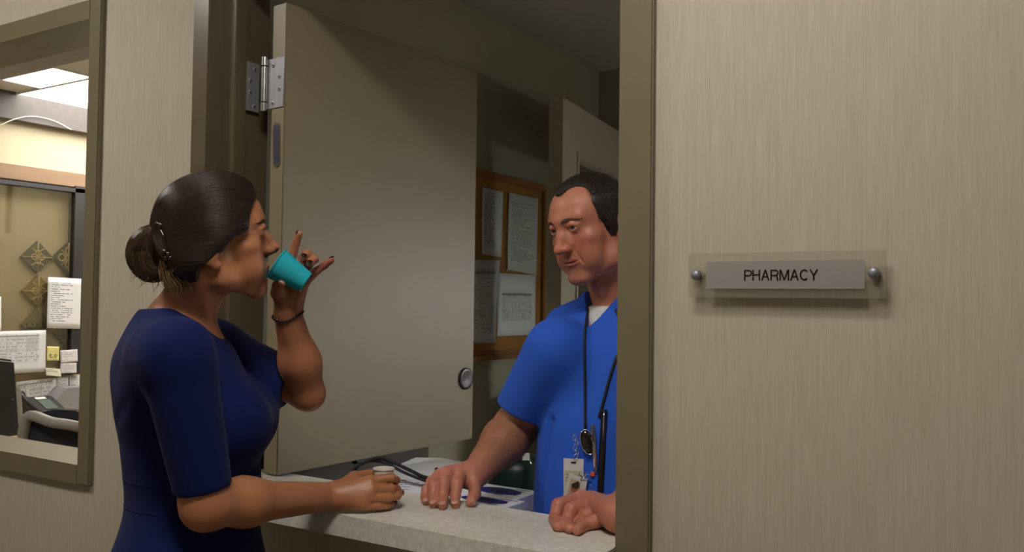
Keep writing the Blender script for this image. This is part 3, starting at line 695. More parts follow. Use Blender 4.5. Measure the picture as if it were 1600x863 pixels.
def face_tint(V, O, M, s, base, lip, man=False, cheek=None):
    q = (V - O) @ M / s * 1000
    x, y, z = q[:, 0], q[:, 1], q[:, 2]; c = np.tile(np.array(lin(base)), (len(V), 1))
    def blend(wt, col): c[:] = c + (np.array(lin(col)) - c) * np.clip(wt, 0, 1)[:, None]
    g = lambda a, ctr, r: np.exp(-((a - ctr) / r) ** 2)
    if cheek is not None:
        blend(.55 * g(np.abs(x), 42, 20) * g(z, -12, 20) * (y > 20), cheek); blend(.5 * g(x, 0, 14) * g(z, -5, 13) * (y > 90), cheek)
    if man:
        d = ((z < -24) & (y > 5) & (z > -110)) * 1.0
        blend(.16 * d * np.clip((-24 - z) / 18, 0, 1), (112, 86, 74))
    hw = np.where(z > -42, 5.5, 7) * (1 - np.clip(np.abs(x) / 26, 0, 1) ** 2)
    zc = np.where(z > -42, -38, -46.5); blend(np.clip(1.6 - np.abs(z - zc) / np.maximum(hw, .1), 0, 1) * (np.abs(x) < 25) * (y > 74), lip)
    return c
def eyes(parent, O, M, s, gaze, iris, man=False):
    for sg in (1, -1):
        c = O + s * (M @ np.array((sg * .0315, .0755 if man else .0765, .027)))
        m = MB(); m.sph(c, .0118 * s, 28); e = m.build('eye', mat('eye_white', (172, 160, 152), .15), parent, True)
        g = np.array(gaze) - c; g = g / np.linalg.norm(g)
        m = MB(); m.lathe(c + g * .0108 * s, [(0, .0011 * s), (.003 * s, .0009 * s), (.0052 * s, 0), (.0054 * s, -.001 * s)], g, 24); m.build('iris', mat('grey_iris' if man else 'brown_iris', iris, .1), e, True)
        m = MB(); m.lathe(c + g * .0108 * s, [(0, .00125 * s), (.0024 * s, .00115 * s), (.0025 * s, .0008 * s)], g, 16); m.build('pupil', mat('pupil', (8, 8, 8), .05), e, True)
def brows(name, F, O, M, s, parent, m_, col, n=110, thick=.0004, arch=3.0, zoff=0.0):
    for sg in (1, -1):
        S = []
        for i in range(n):
            t = RNG.random(); x = 12 + 34 * t; z = 41.5 + zoff + arch * math.sin(min(t * 1.25, 1) * 2.2) - 3 * t * t + RNG.normal(0, 1.3 * (1 - .5 * t))
            a = np.array((sg * x, 130, z)) / 1000; d = np.array((sg * (5 + 3 * t), 0, 2.6 * (1 - t * 1.3))) / 1000
            S.append([a, a + d * .5, a + d])
        S = np.array(S); W = O + s * (S @ M.T); dirn = -(M[:, 1])
        W = ray_to(F, W, dirn, .07) - dirn * .0006
        strand_mesh(name, W, np.array([thick, thick, thick * .4]), m_, parent, 3, lambda V: np.tile(lin(col), (len(V), 1)))
def ray_to(F, P, d, maxd):
    "march points P along d until they meet the field's surface"
    P = P.copy(); sh = P.shape; P = P.reshape(-1, 3); d = np.broadcast_to(np.array(d), P.shape) if np.ndim(d) == 1 else d.reshape(-1, 3); t = np.zeros(len(P))
    for _ in range(22):
        v = F.val(P + d * t[:, None]); t = np.clip(t + v * .8, 0, maxd)
    return (P + d * t[:, None]).reshape(sh)

def nail(parent, tip, prev, dorsal, r, m_, ln=.011):
    tip = np.array(tip); ax = tip - np.array(prev); ax /= np.linalg.norm(ax); d = np.array(dorsal, float); d -= ax * (d @ ax); d /= np.linalg.norm(d); sdv = np.cross(ax, d)
    m = MB(); R = Matrix((tuple(sdv), tuple(ax), tuple(d))).transposed()
    m.sph(tip + d * r * .78 + ax * (r * .35), (r * .78, ln * .58, r * .3), 16, R); m.build('nail', m_, parent, True)
def hand(F, wrist, wr, cmc, fingers, thumb, kf=.0035):
    "palm as metacarpals fanned from the wrist, then five separate finger chains"
    for k, (P, R) in enumerate(fingers):
        F.cone(wrist + (P[0] - wrist) * .18, P[0], wr * .72, R[0] * 1.12, .014)
    for a, b in zip(fingers, fingers[1:]):
        F.cone((a[0][0] + b[0][0]) / 2 * .9 + wrist * .1, (a[0][0] + b[0][0]) / 2 * .35 + wrist * .65, .009, .014, .012)
    P, R = thumb
    F.cone(cmc, P[0], wr * .55, R[0] * 1.1, .014); F.chain(P, R, kf)
    for P, R in fingers: F.chain(P, R, kf)
def fing(pts, rs): return ([np.array(p) for p in pts], rs)

# ============================================================ the woman
WO = at(331.5, 392.6, 1.61); WM = rot_ypr(35.8, 8.4, -4.7); WS = 1.046
woman = thing('person', 'woman in navy dress, dark hair in a bun, drinking from a turquoise cup', 'person', (float(WO[0]) - .05, float(WO[1]) - .05, 0))
TO = at(305, 755, 1.64); TM = rot_ypr(50, 0, 0)
RS = at(276, 552, 1.478); REL = at(322, 790, 1.5); RWR = onZ(513, 776, CT + .031)
MOUTH = WO + WS * (WM @ np.array((0, .094, -.042))); cd = depth(MOUTH)
LS = TO + TM @ np.array((-.165, .0, .235)); LEL = at(481, 616, 1.78); LWR = at(449, 488, cd + .05)
def woman_torso(F, g):
    F.frame(TO, TM)
    F.ell((0, -.01, -.18), (.15 + g, .122 + g, .18 + g), .03); F.ell((0, 0, -.01), (.122 + g, .118 + g, .16), .05)
    F.ell((0, -.022, .14), (.132 + g, .112 + g, .165 + g), .05); F.ell((0, -.052, .2), (.135 + g, .083 + g, .125 + g), .04)
    F.ell((0, .045, .115), (.09, .088 + g, .07 + g), .03)
    for s in (1, -1): F.ell((s * .06, .06, .115), (.068 + g, .08 + g, .075 + g), .04)
    F.cone((0, -.045, .275), (.12, -.04, .25), .05 + g, .05 + g, .04); F.cone((0, -.045, .275), (-.125, -.035, .245), .05 + g, .05 + g, .03)
    F.cone((0, -.04, .305), (0, -.07, .22), .056 + g, .07 + g, .04)
HEMR = at(329, 765, 1.49); HEML = at(449, 603, 1.77)
def sleeve(F, g):
    F.frame((0, 0, 0), I3); ad = (REL - RS) / np.linalg.norm(REL - RS); ld = (LEL - LS) / np.linalg.norm(LEL - LS)
    F.ell(RS + ad * .015, .058 + g, .07)
    F.cut_cone(RS, REL, .06 + g, .0445 + g, HEMR, ad + np.array((0, 0, -.12)), .012)
    F.ell(LS, .058 + g, .05); F.cut_cone(LS, LEL, .058 + g, .047 + g, HEML, ld, .03)
# hand of the near arm, round a small paper cup on the worktop
wd = depth(RWR)
CUP2 = at(600, 752, wd + .058)
W2 = lambda u, v, d: at(u, v, wd + d)
RHAND = [fing([W2(578, 752, .012), W2(611, 747, .026), W2(619, 751, .053), W2(608, 756, .078)], [.0105, .0092, .0082, .0074]),
         fing([W2(581, 765, .002), W2(611, 764, .018), W2(620, 765, .042), W2(617, 764, .062)], [.0108, .0092, .0083, .0074]),
         fing([W2(577, 778, -.006), W2(606, 778, .008), W2(621, 775, .028), W2(625, 771, .046)], [.0102, .0088, .008, .0072]),
         fing([W2(566, 790, -.012), W2(590, 791, .0), W2(606, 790, .014), W2(614, 787, .03)], [.0092, .008, .0074, .0066])]
RTH = fing([W2(553, 747, .03), W2(577, 742, .06), W2(598, 746, .082)], [.0125, .0105, .0085])
W3 = lambda u, v, d: at(u, v, cd + d)
LHAND = [fing([W3(450, 426, .052), W3(457, 396, .05), W3(463, 378, .046), W3(467.5, 366, .04)], [.0098, .0086, .0077, .0068]),
         fing([W3(463, 421, .06), W3(478, 398, .05), W3(481, 397, .03), W3(475, 402, .01)], [.01, .0088, .008, .0072]),
         fing([W3(472, 428, .058), W3(489, 405, .046), W3(491, 406, .026), W3(484, 412, .008)], [.0097, .0086, .0078, .007]),
         fing([W3(474, 444, .05), W3(493, 425, .044), W3(507, 415, .04), W3(518, 407, .036)], [.0088, .0078, .007, .0062])]
LTH = fing([W3(434, 458, .026), W3(434, 447, .006), W3(442, 440, -.012)], [.0125, .0105, .0085])
F = Field().frame(WO, WM, WS); head_field(F)
F.frame((0, 0, 0), I3)
nk0 = WO + WS * (WM @ np.array((0, -.018, -.03))); nk1 = TO + TM @ np.array((0, -.035, .28))
F.cone(nk0, nk1, .051, .052, .03)
F.cone(WO + WS * (WM @ np.array((.052, -.03, -.03))), TO + TM @ np.array((.012, .03, .262)), .012, .01, .02)     # neck cord
woman_torso(F, -.013)
F.frame((0, 0, 0), I3); F.cone(TO + TM @ np.array((0, -.05, .262)), RS, .038, .04, .03); F.cone(TO + TM @ np.array((0, -.05, .262)), LS, .038, .04, .03)
F.cone(RS, REL, .043, .039, .012); F.cone(REL, REL + (RWR - REL) * .3, .037, .0385, .03); F.cone(REL + (RWR - REL) * .3, RWR, .0385, .0275, .03)
F.cone(LS, LEL, .046, .031, .012); F.cone(LEL, LEL + (LWR - LEL) * .4, .0345, .0365, .014); F.cone(LEL + (LWR - LEL) * .4, LWR, .0365, .0265, .03)
hand(F, RWR, .027, RWR + (RHAND[0][0][0] - RWR) * .25 + np.array((0, .01, .008)), RHAND, RTH)
hand(F, LWR, .026, LWR + (LHAND[0][0][0] - LWR) * .22 + at(436, 470, cd + .04) * 0, LHAND, LTH)
# legs
hipc = TO + TM @ np.array((0, -.01, -.2)); feet = []
for s in (1, -1):
    h_ = TO + TM @ np.array((s * .085, -.01, -.25)); kn = np.array((*(TO + TM @ np.array((s * .085, .01, 0)))[:2], .47)); an = np.array((*(TO + TM @ np.array((s * .085, -.02, 0)))[:2], .09)); feet.append(an)
    F.chain([h_, kn, kn + (an - kn) * .3 - TM[:, 1] * .012, an], [.08, .052, .052, .034], .03)
    F.cone(an - np.array((0, 0, .03)), an + TM[:, 1] * .13 - np.array((0, 0, .07)), .034, .022, .02)
WF = F
hl, hh = np.min([WO - .17], 0), WO + .18
def clip_mesh(vq, keep):
    "keep quads whose centre satisfies keep"
    V, Q = vq; c = V[Q].mean(1); Q = Q[keep(c)]; u, inv = np.unique(Q, return_inverse=True); return V[u], inv.reshape(-1, 4)
hz0 = WO[2] - .115
bb = lambda P, r: (np.min(np.array(P), 0) - r, np.max(np.array(P), 0) + r)
rh_pts = [p for f in RHAND + [RTH] for p in f[0]]; lh_pts = [p for f in LHAND + [LTH] for p in f[0]]
fine = [(*bb([WO + np.array((-.12, -.13, -.115)), WO + np.array((.13, .14, .15))], 0), .0021), (*bb(rh_pts + [RWR], .022), .0018), (*bb(lh_pts + [LWR], .022), .0018)]
def inside(c, lo, hi): return ((c >= lo) & (c <= hi)).all(1)
def polybody(F, lo, hi, h, fine):
    pieces = []
    for a, b, hh_ in fine: pieces.append(clip_mesh(polygonize(F, a - hh_ * 3, b + hh_ * 3, hh_), lambda c, a=a, b=b: inside(c, a - .002, b + .002)))
    v = polygonize(F, lo, hi, h)
    def keep(c):
        k = np.ones(len(c), bool)
        for a, b, _ in fine: k &= ~inside(c, a + .002, b - .002)
        return k
    return [clip_mesh(v, keep)] + pieces
M_SKINW = skin_mat('skin_olive'); SKW = (172, 115, 81)
lo, hi = bb([WO + (0, 0, .16), np.array((WO[0], WO[1], 0)), RS, REL, LS, LEL, LWR] + rh_pts + lh_pts, .2); lo[2] = -.01
def wtint(V):
    c = face_tint(V, WO, WM, WS, SKW, (150, 84, 74), False, (178, 112, 82))
    return c
mesh_obj('body', polybody(F, lo, hi, .0042, fine), M_SKINW, woman, wtint)
# dress
G = Field(); woman_torso(G, .002); G.frame(TO, TM); G.cone((0, -.01, -.2), (0, .0, -.5), .138, .15, .06)
G.plane((0, .066, .262), (0, .66, .75), .003)                    # V of the neckline
G.plane((0, 0, .33), (0, -.06, 1), .003)
sleeve(G, .002); G.frame(TO, TM)
G.plane((0, 0, -.52), (0, 0, -1), .002)
G.frame((0, 0, 0), I3)
# seams and soft folds
wz = TO[2]
G.frame(TO, TM)
for a, b, r in (((.02, .15, .03), (.1, .1, -.01), .004), ((.06, -.15, .1), (.13, -.1, .16), .004), ((.13, -.08, .05), (.05, -.14, .0), .004)): G.cone(a, b, r, r * .5, .02, '-')
M_DRESS = fabric('navy_jersey', (5, 20, 74), .1, .2)
lo2, hi2 = bb([RS, REL, LS, LEL, TO + (0, 0, .33), TO - (0, 0, .5)], .2)
dress = mesh_obj('dress', [polygonize(G, lo2, hi2, .0042)], M_DRESS, woman)
for zs in (-.03, .018):
    A_ = np.linspace(0, 2 * math.pi, 90); dr_ = np.stack([np.cos(A_), np.sin(A_), 0 * A_], 1) @ TM.T; P_ = ray_to(G, TO + np.array((0, 0, zs)) + dr_ * .34, -dr_, .3)
    keep_ = np.linalg.norm(P_ - (TO + np.array((0, 0, zs))), axis=1) < .185
    m = MB(); run = []
    for pt, k_ in list(zip(P_, keep_)) + [(None, False)]:
        if k_: run.append(pt)
        else:
            if len(run) > 3: m.tube(run, .0008, 5)
            run = []
    m.build('waist_seam', fabric('navy_seam', (5, 16, 66), .1, .1), dress, True)
sh = Field()
for an in feet:
    f_ = TM[:, 1]; sh.cone(an - (0, 0, .07) - f_ * .02, an - (0, 0, .075) + f_ * .15, .034, .026, .02)
sh.plane((0, 0, .0), (0, 0, -1), .002); sh.plane(feet[0] - np.array((0, 0, .045)), (0, 0, 1), .004)
lo3, hi3 = bb(feet, .25); lo3[2] = -.01
mesh_obj('shoes', [polygonize(sh, lo3, hi3, .004)], mat('black_leather', (20, 18, 18), .4), woman)
# face details
eyes(woman, WO, WM, WS, WO + WM @ np.array((-.02, 1.0, -.02)), (70, 46, 30))
M_HAIRW = hair_mat('dark_brown_hair', (30, 20, 16))
brows('eyebrow', WF, WO, WM, WS, woman, M_HAIRW, (40, 27, 20), 150, .00045, 3.5)
for sg in (1, -1):
    S = []
    for i in range(26):
        t = (i + .5) / 26; x = 20 + 24 * t; y = 90.5 - 9 * (t - .4) ** 2 * 2.4 - 3 * t; z = 29.5 + 2.2 * math.sin(t * 3.1) - 2 * t
        a = np.array((sg * x, y, z)); S.append([a, a + np.array((sg * 1.5 * t, 4, .2)), a + np.array((sg * 3 * t, 7.5, 3))])
    S = WO + WS * (np.array(S) / 1000 @ WM.T); strand_mesh('eyelashes', S, np.array([.0003, .00025, .0001]), M_HAIRW, woman, 3, lambda V: np.tile(lin((14, 11, 10)), (len(V), 1)))
M_NAIL = mat('dark_nail_polish', (26, 18, 24), .15, coat=.5)
vd = -FW
for (P, R), dr in zip(LHAND, (np.array((0, -.2, 0)) - RT * .8 + UP * .2, None, None, UP + RT * .3)):
    v1 = P[1] - P[0]; v2 = P[3] - P[2]; v2 = v2 / np.linalg.norm(v2)
    d = v1 - v2 * (v1 @ v2) if dr is None else dr
    nail(woman, P[3], P[2], d if dr is not None else (-FW * .7 + UP * .5 + RT * .2), R[3], M_NAIL)
for P, R in RHAND[1:]:
    nail(woman, P[3], P[2], RT * .9 - FW * .25 + UP * .1, R[3], M_NAIL)
nail(woman, LTH[0][2], LTH[0][1], -FW + RT * .2 - UP * .2, LTH[1][2], mat('thumb_nail', (205, 160, 140), .3))
# ---- the woman's hair: cap, bun, loose lengths
def hair_cap(H, O, M, s):
    H.frame(O, M, s); mm = lambda *a: tuple(x / 1000 for x in a)
    H.ell(mm(0, -2, 52), mm(82, 92, 86), .01)
    H.ell(mm(0, 28, 70), mm(68, 62, 61), .03)
    for sg in (1, -1): H.ell(mm(sg * 58, 18, 26), mm(22, 40, 42), .03)      # swept over the temples and the tops of the ears
    for sg in (1, -1): H.ell(mm(sg * 62, 2, 32), mm(25, 34, 30), .02)
    H.ell(mm(0, -48, 2), mm(60, 46, 52), .04)
    for sg in (1, -1): H.ell(mm(sg * 50, -26, -10), mm(26, 36, 36), .03)
    # face opening
    H.ell(mm(0, 102, 14), mm(95, 68, 84), .006, '-')
    for sg in (1, -1): H.ell(mm(sg * 78, 60, -22), mm(44, 56, 52), .008, '-'); H.ell(mm(sg * 70, 10, -42), mm(40, 40, 32), .01, '-')
H = Field(); hair_cap(H, WO, WM, WS)
def wpt(u, v, x=0.0):
    "point of the head's side plane at lateral offset x under photo pixel (u, v)"
    n = WM[:, 0]; p0 = WO + n * x; r = _ray(u, v); return CAMPOS + r * (((p0 - CAMPOS) @ n) / (r @ n))
BUN = [wpt(266, 372), wpt(250, 369), wpt(232, 372), wpt(221, 386), wpt(221, 406), wpt(234, 421), wpt(252, 418), wpt(262, 400)]
H.frame((0, 0, 0), I3)
H.chain([BUN[0], BUN[1] + WM[:, 0] * .01, BUN[2] + WM[:, 0] * .01, BUN[3] + WM[:, 0] * .008, BUN[4], BUN[5] - WM[:, 0] * .004, BUN[6], BUN[7]], [.012, .016, .019, .02, .022, .021, .02, .018], .008)
H.chain([wpt(244, 374, -.03), wpt(229, 386, -.03), wpt(228, 406, -.03), wpt(246, 414, -.025)], [.018, .022, .023, .02], .012)
H.ell(wpt(246, 394, -.005), (.022, .022, .024), .02)
lo, hi = bb([WO + (-.13, -.14, -.1), WO + (.14, .14, .17)] + BUN, .04)
hv, hq = polygonize(H, lo, hi, .0026)
# comb grooves: ripple the surface along strands running to the bun
tw = wpt(252, 392); DARK, MIDB, TIP = np.array(lin((34, 23, 18))), np.array(lin((58, 40, 28))), np.array(lin((126, 98, 66)))
def whair_col(V):
    q = (V - WO) @ WM / WS * 1000; c = np.tile(DARK, (len(V), 1)); n = np.sin(V[:, 0] * 900 + V[:, 2] * 1300) * .5 + .5
    c += (MIDB - DARK) * (.35 * n)[:, None]
    bw = np.clip((-98 - q[:, 1]) / 12, 0, 1); lowb = np.clip((-8 - q[:, 2]) / 22, 0, 1)
    c += (np.array(lin((104, 78, 50))) - c) * (bw * (.15 + .6 * lowb) * (.55 + .45 * n))[:, None]; return c
gr = H.grad(hv); hair = mesh_obj('hair', [(hv, hq)], M_HAIRW, woman, whair_col)
# strands lying on the cap, from the hairline back to the twist
def cap_strands(n, npt=16):
    out = []; e1 = WM[:, 0]
    for i in range(n):
        a = RNG.uniform(-1, 1); side = 1 if RNG.random() < .75 else -1
        th = math.radians(RNG.uniform(5, 118)); fx = math.sin(th) * side; fz = math.cos(th)
        root = np.array((fx * .9, RNG.uniform(.1, 1.3) * (1 if th < 1.3 else .7), fz + .05)); root /= np.linalg.norm(root)
        end = np.array((side * .16, -1, -.02 + RNG.normal(0, .06))); end /= np.linalg.norm(end)
        om = math.acos(np.clip(root @ end, -1, 1)); t = np.linspace(0, 1, npt)[:, None]
        d = (np.sin((1 - t) * om) * root + np.sin(t * om) * end) / math.sin(om)
        sag = np.sin(t[:, 0] * math.pi) * RNG.uniform(-.05, .16); d = d + np.stack([0 * sag, 0 * sag, -sag], 1); d /= np.linalg.norm(d, axis=1, keepdims=True)
        out.append(d)
    return np.array(out)
ctr = WO + WS * (WM @ np.array((0, -.01, .035)))
def on_cap(Hf, D, M, ctr, r0=.155):
    W_ = D @ M.T; P = ctr + W_ * r0; return ray_to(Hf, P, -W_, r0 * .75)
Hc = Field(); hair_cap(Hc, WO, WM, WS)
D_ = cap_strands(2600, 30); P_ = on_cap(Hc, D_, WM, ctr); good = np.abs(Hc.val(P_)) < .003
# every strand begins where it meets the hairline
keep_ = []
for i in range(len(P_)):
    bad = np.where(~good[i])[0]; s0 = bad[-1] + 1 if len(bad) else 0
    if s0 > 24: continue
    ts = np.linspace(s0, 29, 16); lo_ = np.floor(ts).astype(int); hi_ = np.minimum(lo_ + 1, 29); fr = (ts - lo_)[:, None]
    keep_.append((P_[i][lo_] * (1 - fr) + P_[i][hi_] * fr, D_[i][lo_] * (1 - fr) + D_[i][hi_] * fr))
P_ = np.array([a for a, b in keep_]); D_ = np.array([b for a, b in keep_])
P_ = P_ + (D_ @ WM.T) * RNG.uniform(-.0004, .0011, (len(P_), 1, 1))
tone = RNG.uniform(0, 1, len(P_))
def strand_cols(npt, seg, tone, a, b):
    c = a + (b - a) * (tone ** 2)[:, None]; return lambda V: np.repeat(c, npt * seg, 0)
strand_mesh('hair_strands', P_, np.full(16, .00045) * np.r_[.6, np.ones(13), .7, .4], M_HAIRW, woman, 4, strand_cols(16, 4, tone, DARK * .8, MIDB * 1.15))
# strands wound round the bun and loose ends below it
S = []
for i in range(420):
    k = RNG.integers(0, 2); a0 = RNG.uniform(0, 2 * math.pi); pts = spline(BUN, 3); off = RNG.normal(0, 1, 3); off /= np.linalg.norm(off); pts = np.array(pts)
    r = np.interp(np.linspace(0, 1, len(pts)), [0, .5, 1], [.017, .0225, .019]); T = np.gradient(pts, axis=0); T /= np.linalg.norm(T, axis=1, keepdims=True)
    N = np.cross(T, WM[:, 0]); N /= np.linalg.norm(N, axis=1, keepdims=True); B = np.cross(T, N); ph = a0 + np.linspace(0, RNG.uniform(.5, 1.4), len(pts))
    S.append(pts + WM[:, 0] * np.linspace(.012, 0, len(pts))[:, None] + (N * np.cos(ph)[:, None] + B * np.sin(ph)[:, None]) * (r + .0022)[:, None])
S = np.array(S); tb = RNG.uniform(0, 1, len(S)); strand_mesh('bun_strands', S, np.full(S.shape[1], .0006), M_HAIRW, woman, 4, strand_cols(S.shape[1], 4, tb, DARK, np.array(lin((96, 70, 46)))))
S = []
for i in range(620):
    u0, v0 = RNG.uniform(250, 290), RNG.uniform(398, 415); x = RNG.uniform(-.01, .05); u1 = u0 + RNG.normal(12, 10); v1 = RNG.uniform(425, 462)
    u1 = np.clip(u1, 262, 302)
    a, b = wpt(u0, v0, x), wpt(u1, v1, x + RNG.normal(0.004, .006)); mid = (a + b) / 2 + wpt(0, 0) * 0; t = np.linspace(0, 1, 10)[:, None]
    S.append(a * (1 - t) + b * t + WM[:, 1] * (np.sin(t * math.pi) * RNG.uniform(-.008, .004)))
for i in range(34):
    u0, v0 = RNG.uniform(212, 256), RNG.uniform(412, 430); u1 = u0 + RNG.normal(-6, 9); v1 = v0 + RNG.uniform(8, 34); a, b = wpt(u0, v0, RNG.uniform(-.02, .02)), wpt(u1, v1, RNG.uniform(-.02, .03)); t = np.linspace(0, 1, 10)[:, None]
    S.append(a * (1 - t) + b * t + WM[:, 1] * (np.sin(t * math.pi) * RNG.uniform(-.01, .01)))
S = np.array(S); tb = RNG.uniform(0, 1, len(S)); strand_mesh('loose_hair', S, np.r_[np.full(7, .00042), .00036, .0003, .0002], M_HAIRW, woman, 4, strand_cols(10, 4, tb, np.array(lin((96, 70, 46))), np.array(lin((190, 158, 110)))))
# claw clip
M_TORT = mat('tortoiseshell', (30, 18, 11), .1, var=.8, nscale=90, coat=.6)
clip = None
def on_hair(u, v, off):
    r = _ray(u, v); r = r / np.linalg.norm(r); q = ray_to(H, (CAMPOS + r * 1.25)[None], r, .6)[0]; return q - r * off
m = MB(); m.tube(spline([on_hair(u, v, .002) for u, v in ((247, 353), (252, 362), (257, 374), (260, 388), (262, 404))], 6), .0024, 10); cl = m.build('hair_clip', M_TORT, woman, True)
for u, v, x in ((246, 351, .004), (251, 353, .004), (257, 394, .004), (263, 398, .004), (260, 405, .004), (266, 404, .003)):
    m = MB(); m.sph(on_hair(u, v, x - .0015), (.0042, .0042, .0056), 16); m.build('clip_tooth', M_TORT, cl, True)
# bracelet of dark beads on the far wrist
axw = LWR - LEL; axw /= np.linalg.norm(axw); bc = LWR - axw * .004; e1 = np.cross(axw, FW); e1 /= np.linalg.norm(e1); e2 = np.cross(axw, e1)
br = MB(); ring = [bc + (e1 * math.cos(a) + e2 * math.sin(a)) * .0285 + axw * .002 * math.sin(a * 3) for a in np.linspace(0, 2 * math.pi, 40)]
br.tube(ring, .0016, 6); br = br.build('bracelet', mat('bracelet_cord', (40, 34, 32), .4, .5), woman, True)
for a in np.linspace(0, 2 * math.pi, 26, endpoint=False):
    m = MB(); m.sph(bc + (e1 * math.cos(a) + e2 * math.sin(a)) * .0287 + axw * .002 * math.sin(a * 3), .0031, 10); m.build('bead', mat('dark_bead', (46, 38, 36), .25, .3), br, True)
# the two cups
def cup(name, label, base, axis, h, r0, r1, m_, lipr=.0013):
    m = MB(); m.lathe(base, [(0, .003), (r0 - .0015, .003), (r0 - .001, 0), (r0, 0), (r0, .002), (r1, h - lipr), (r1 + lipr, h - lipr), (r1 + lipr * 1.5, h), (r1 + lipr, h + lipr), (r1, h + lipr * .6), (r1 - .0008, h - lipr), (r0 - .001, .004), (0, .004)], axis, 44)
    return tag(m.build(name, m_, None, 50, origin=tuple(base)), label, 'cup')
rimc, botc = W3(432.5, 412.5, -.004), W3(478.5, 441.5, .004)
cup('cup', 'turquoise plastic cup tilted to the woman\'s lips in her raised hand', Vector(botc), Vector(rimc) - Vector(botc), float(np.linalg.norm(rimc - botc)), .0205, .0315, mat('turquoise_plastic', (40, 168, 186), .22, var=.03))
rim2 = at(599.5, 733, wd + .05); cz = CT + .001
cup('cup', 'small white paper cup standing on the counter inside the woman\'s fingers', Vector((rim2[0], rim2[1], CT + .0005)), (0, 0, 1), float(rim2[2]) - CT, .0165, .0205, mat('white_paper', (222, 216, 206), .6))
# ============================================================ the man
MO = at(931.5, 368.5, 1.95); MM_ = rot_ypr(-157.85, -12.7, -3.9); MS = 1.06
man = thing('person', 'man in bright blue scrubs leaning on the counter, partly behind the door frame', 'person', (float(MO[0]), float(MO[1]) + .06, 0))
BO = at(962, 640, 1.99); BM = rot_ypr(-168, 0, 0)
SR = at(872, 548, 1.93); ER = at(806, 668, 2.05); WRR = at(742, 742, 1.90)
SL = BO + BM @ np.array((-.19, -.01, .14)); WRL = onZ(966, 806, CT + .034); ELL_ = np.array((WRL[0] - .005, WRL[1] + .24, 1.09))
M2 = lambda u, v, d: at(u, v, d)
MRH = [fing([M2(719, 742, 1.872), M2(714, 757, 1.82), M2(711.5, 775, 1.805), onZ(711, 788, CT + .0085)], [.0132, .0122, .0108, .0092]),
       fing([M2(702, 739, 1.868), M2(695, 756, 1.812), M2(692, 777, 1.797), onZ(691.5, 790, CT + .0085)], [.0132, .0123, .0108, .0094]),
       fing([M2(687, 743, 1.872), M2(678, 759, 1.818), M2(676.5, 776, 1.803), onZ(677, 788, CT + .0083)], [.0126, .0118, .0104, .009]),
       fing([M2(675, 752, 1.88), M2(666, 766, 1.832), M2(664, 777, 1.82), onZ(666, 784, CT + .0075)], [.011, .0098, .0088, .0076])]
MRT = fing([M2(741, 757, 1.868), M2(742, 772, 1.835), onZ(735.5, 785, CT + .0095)], [.0145, .0128, .0105])
MLH = [fing([M2(910, 778, 1.735), M2(873, 790, 1.69), M2(867, 811, 1.675), onZ(872, 823, CT + .0095)], [.0145, .0138, .012, .0098]),
       fing([M2(926, 783, 1.70), M2(893, 797, 1.66), M2(885, 815, 1.648), onZ(890, 826, CT + .0095)], [.0145, .0138, .012, .0098]),
       fing([M2(941, 794, 1.672), M2(917, 806, 1.65), M2(905, 817, 1.652), onZ(911, 824, CT + .009)], [.014, .013, .0115, .0095]),
       fing([M2(954, 810, 1.648), M2(928, 816, 1.624), M2(910, 821, 1.616), onZ(902, 829, CT + .0092)], [.0128, .0122, .011, .0092])]
MLT = fing([M2(920, 800, 1.76), M2(895, 812, 1.735), onZ(880, 822, CT + .0095)], [.0145, .0128, .0105])
F = Field().frame(MO, MM_, MS); head_field(F, True)
F.frame((0, 0, 0), I3)
n0 = MO + MS * (MM_ @ np.array((0, -.02, -.03))); n1 = BO + BM @ np.array((0, -.02, .235))
F.cone(n0, n1, .059, .066, .03); F.cone(MO + MS * (MM_ @ np.array((-.054, -.03, -.03))), BO + BM @ np.array((-.015, .04, .22)), .012, .012, .02); F.ell(MO + MS * (MM_ @ np.array((0, .018, -.105))), .014, .02)
def man_torso(F, g):
    F.frame(BO, BM)
    F.ell((0, -.01, .07), (.165 + g, .118 + g, .19 + g), .03); F.ell((0, .0, -.16), (.155 + g, .118 + g, .2), .06)
    F.ell((.07, .04, .085), (.095 + g, .075 + g, .095), .07); F.ell((-.07, .04, .085), (.095 + g, .075 + g, .095), .07)
    F.cone((0, -.035, .2), (.15, -.02, .165), .06 + g, .058 + g, .04); F.cone((0, -.035, .2), (-.15, -.02, .165), .06 + g, .058 + g, .04)
    F.cone((0, -.03, .23), (0, -.04, .16), .064 + g, .08 + g, .04)
man_torso(F, -.012)
F.frame((0, 0, 0), I3)
nb = BO + BM @ np.array((0, -.04, .19)); F.cone(nb, SR, .045, .05, .03); F.cone(nb, SL, .045, .05, .03)
F.cone(SR, ER, .056, .05, .012); F.cone(ER, ER + (WRR - ER) * .3, .049, .05, .02); F.cone(ER + (WRR - ER) * .3, WRR, .05, .031, .02)
F.cone(SL, ELL_, .056, .047, .012); F.cone(ELL_, ELL_ + (WRL - ELL_) * .3, .047, .048, .02); F.cone(ELL_ + (WRL - ELL_) * .3, WRL, .048, .031, .02)
hand(F, WRR, .032, WRR + (MRH[0][0][0] - WRR) * .25, MRH, MRT); hand(F, WRL, .032, WRL + (MLH[0][0][0] - WRL) * .25, MLH, MLT)
MFD = F
rh = [p for f in MRH + [MRT] for p in f[0]]; lh = [p for f in MLH + [MLT] for p in f[0]]
fine = [(*bb([MO + np.array((-.15, -.16, -.125)), MO + np.array((.15, .13, .16))], 0), .0022), (*bb(rh + [WRR], .022), .0019), (*bb(lh + [WRL], .022), .0019)]
lo, hi = bb([MO + (0, 0, .16), BO - (0, 0, .3), SR, ER, SL, ELL_, WRL, WRR] + rh + lh, .14)
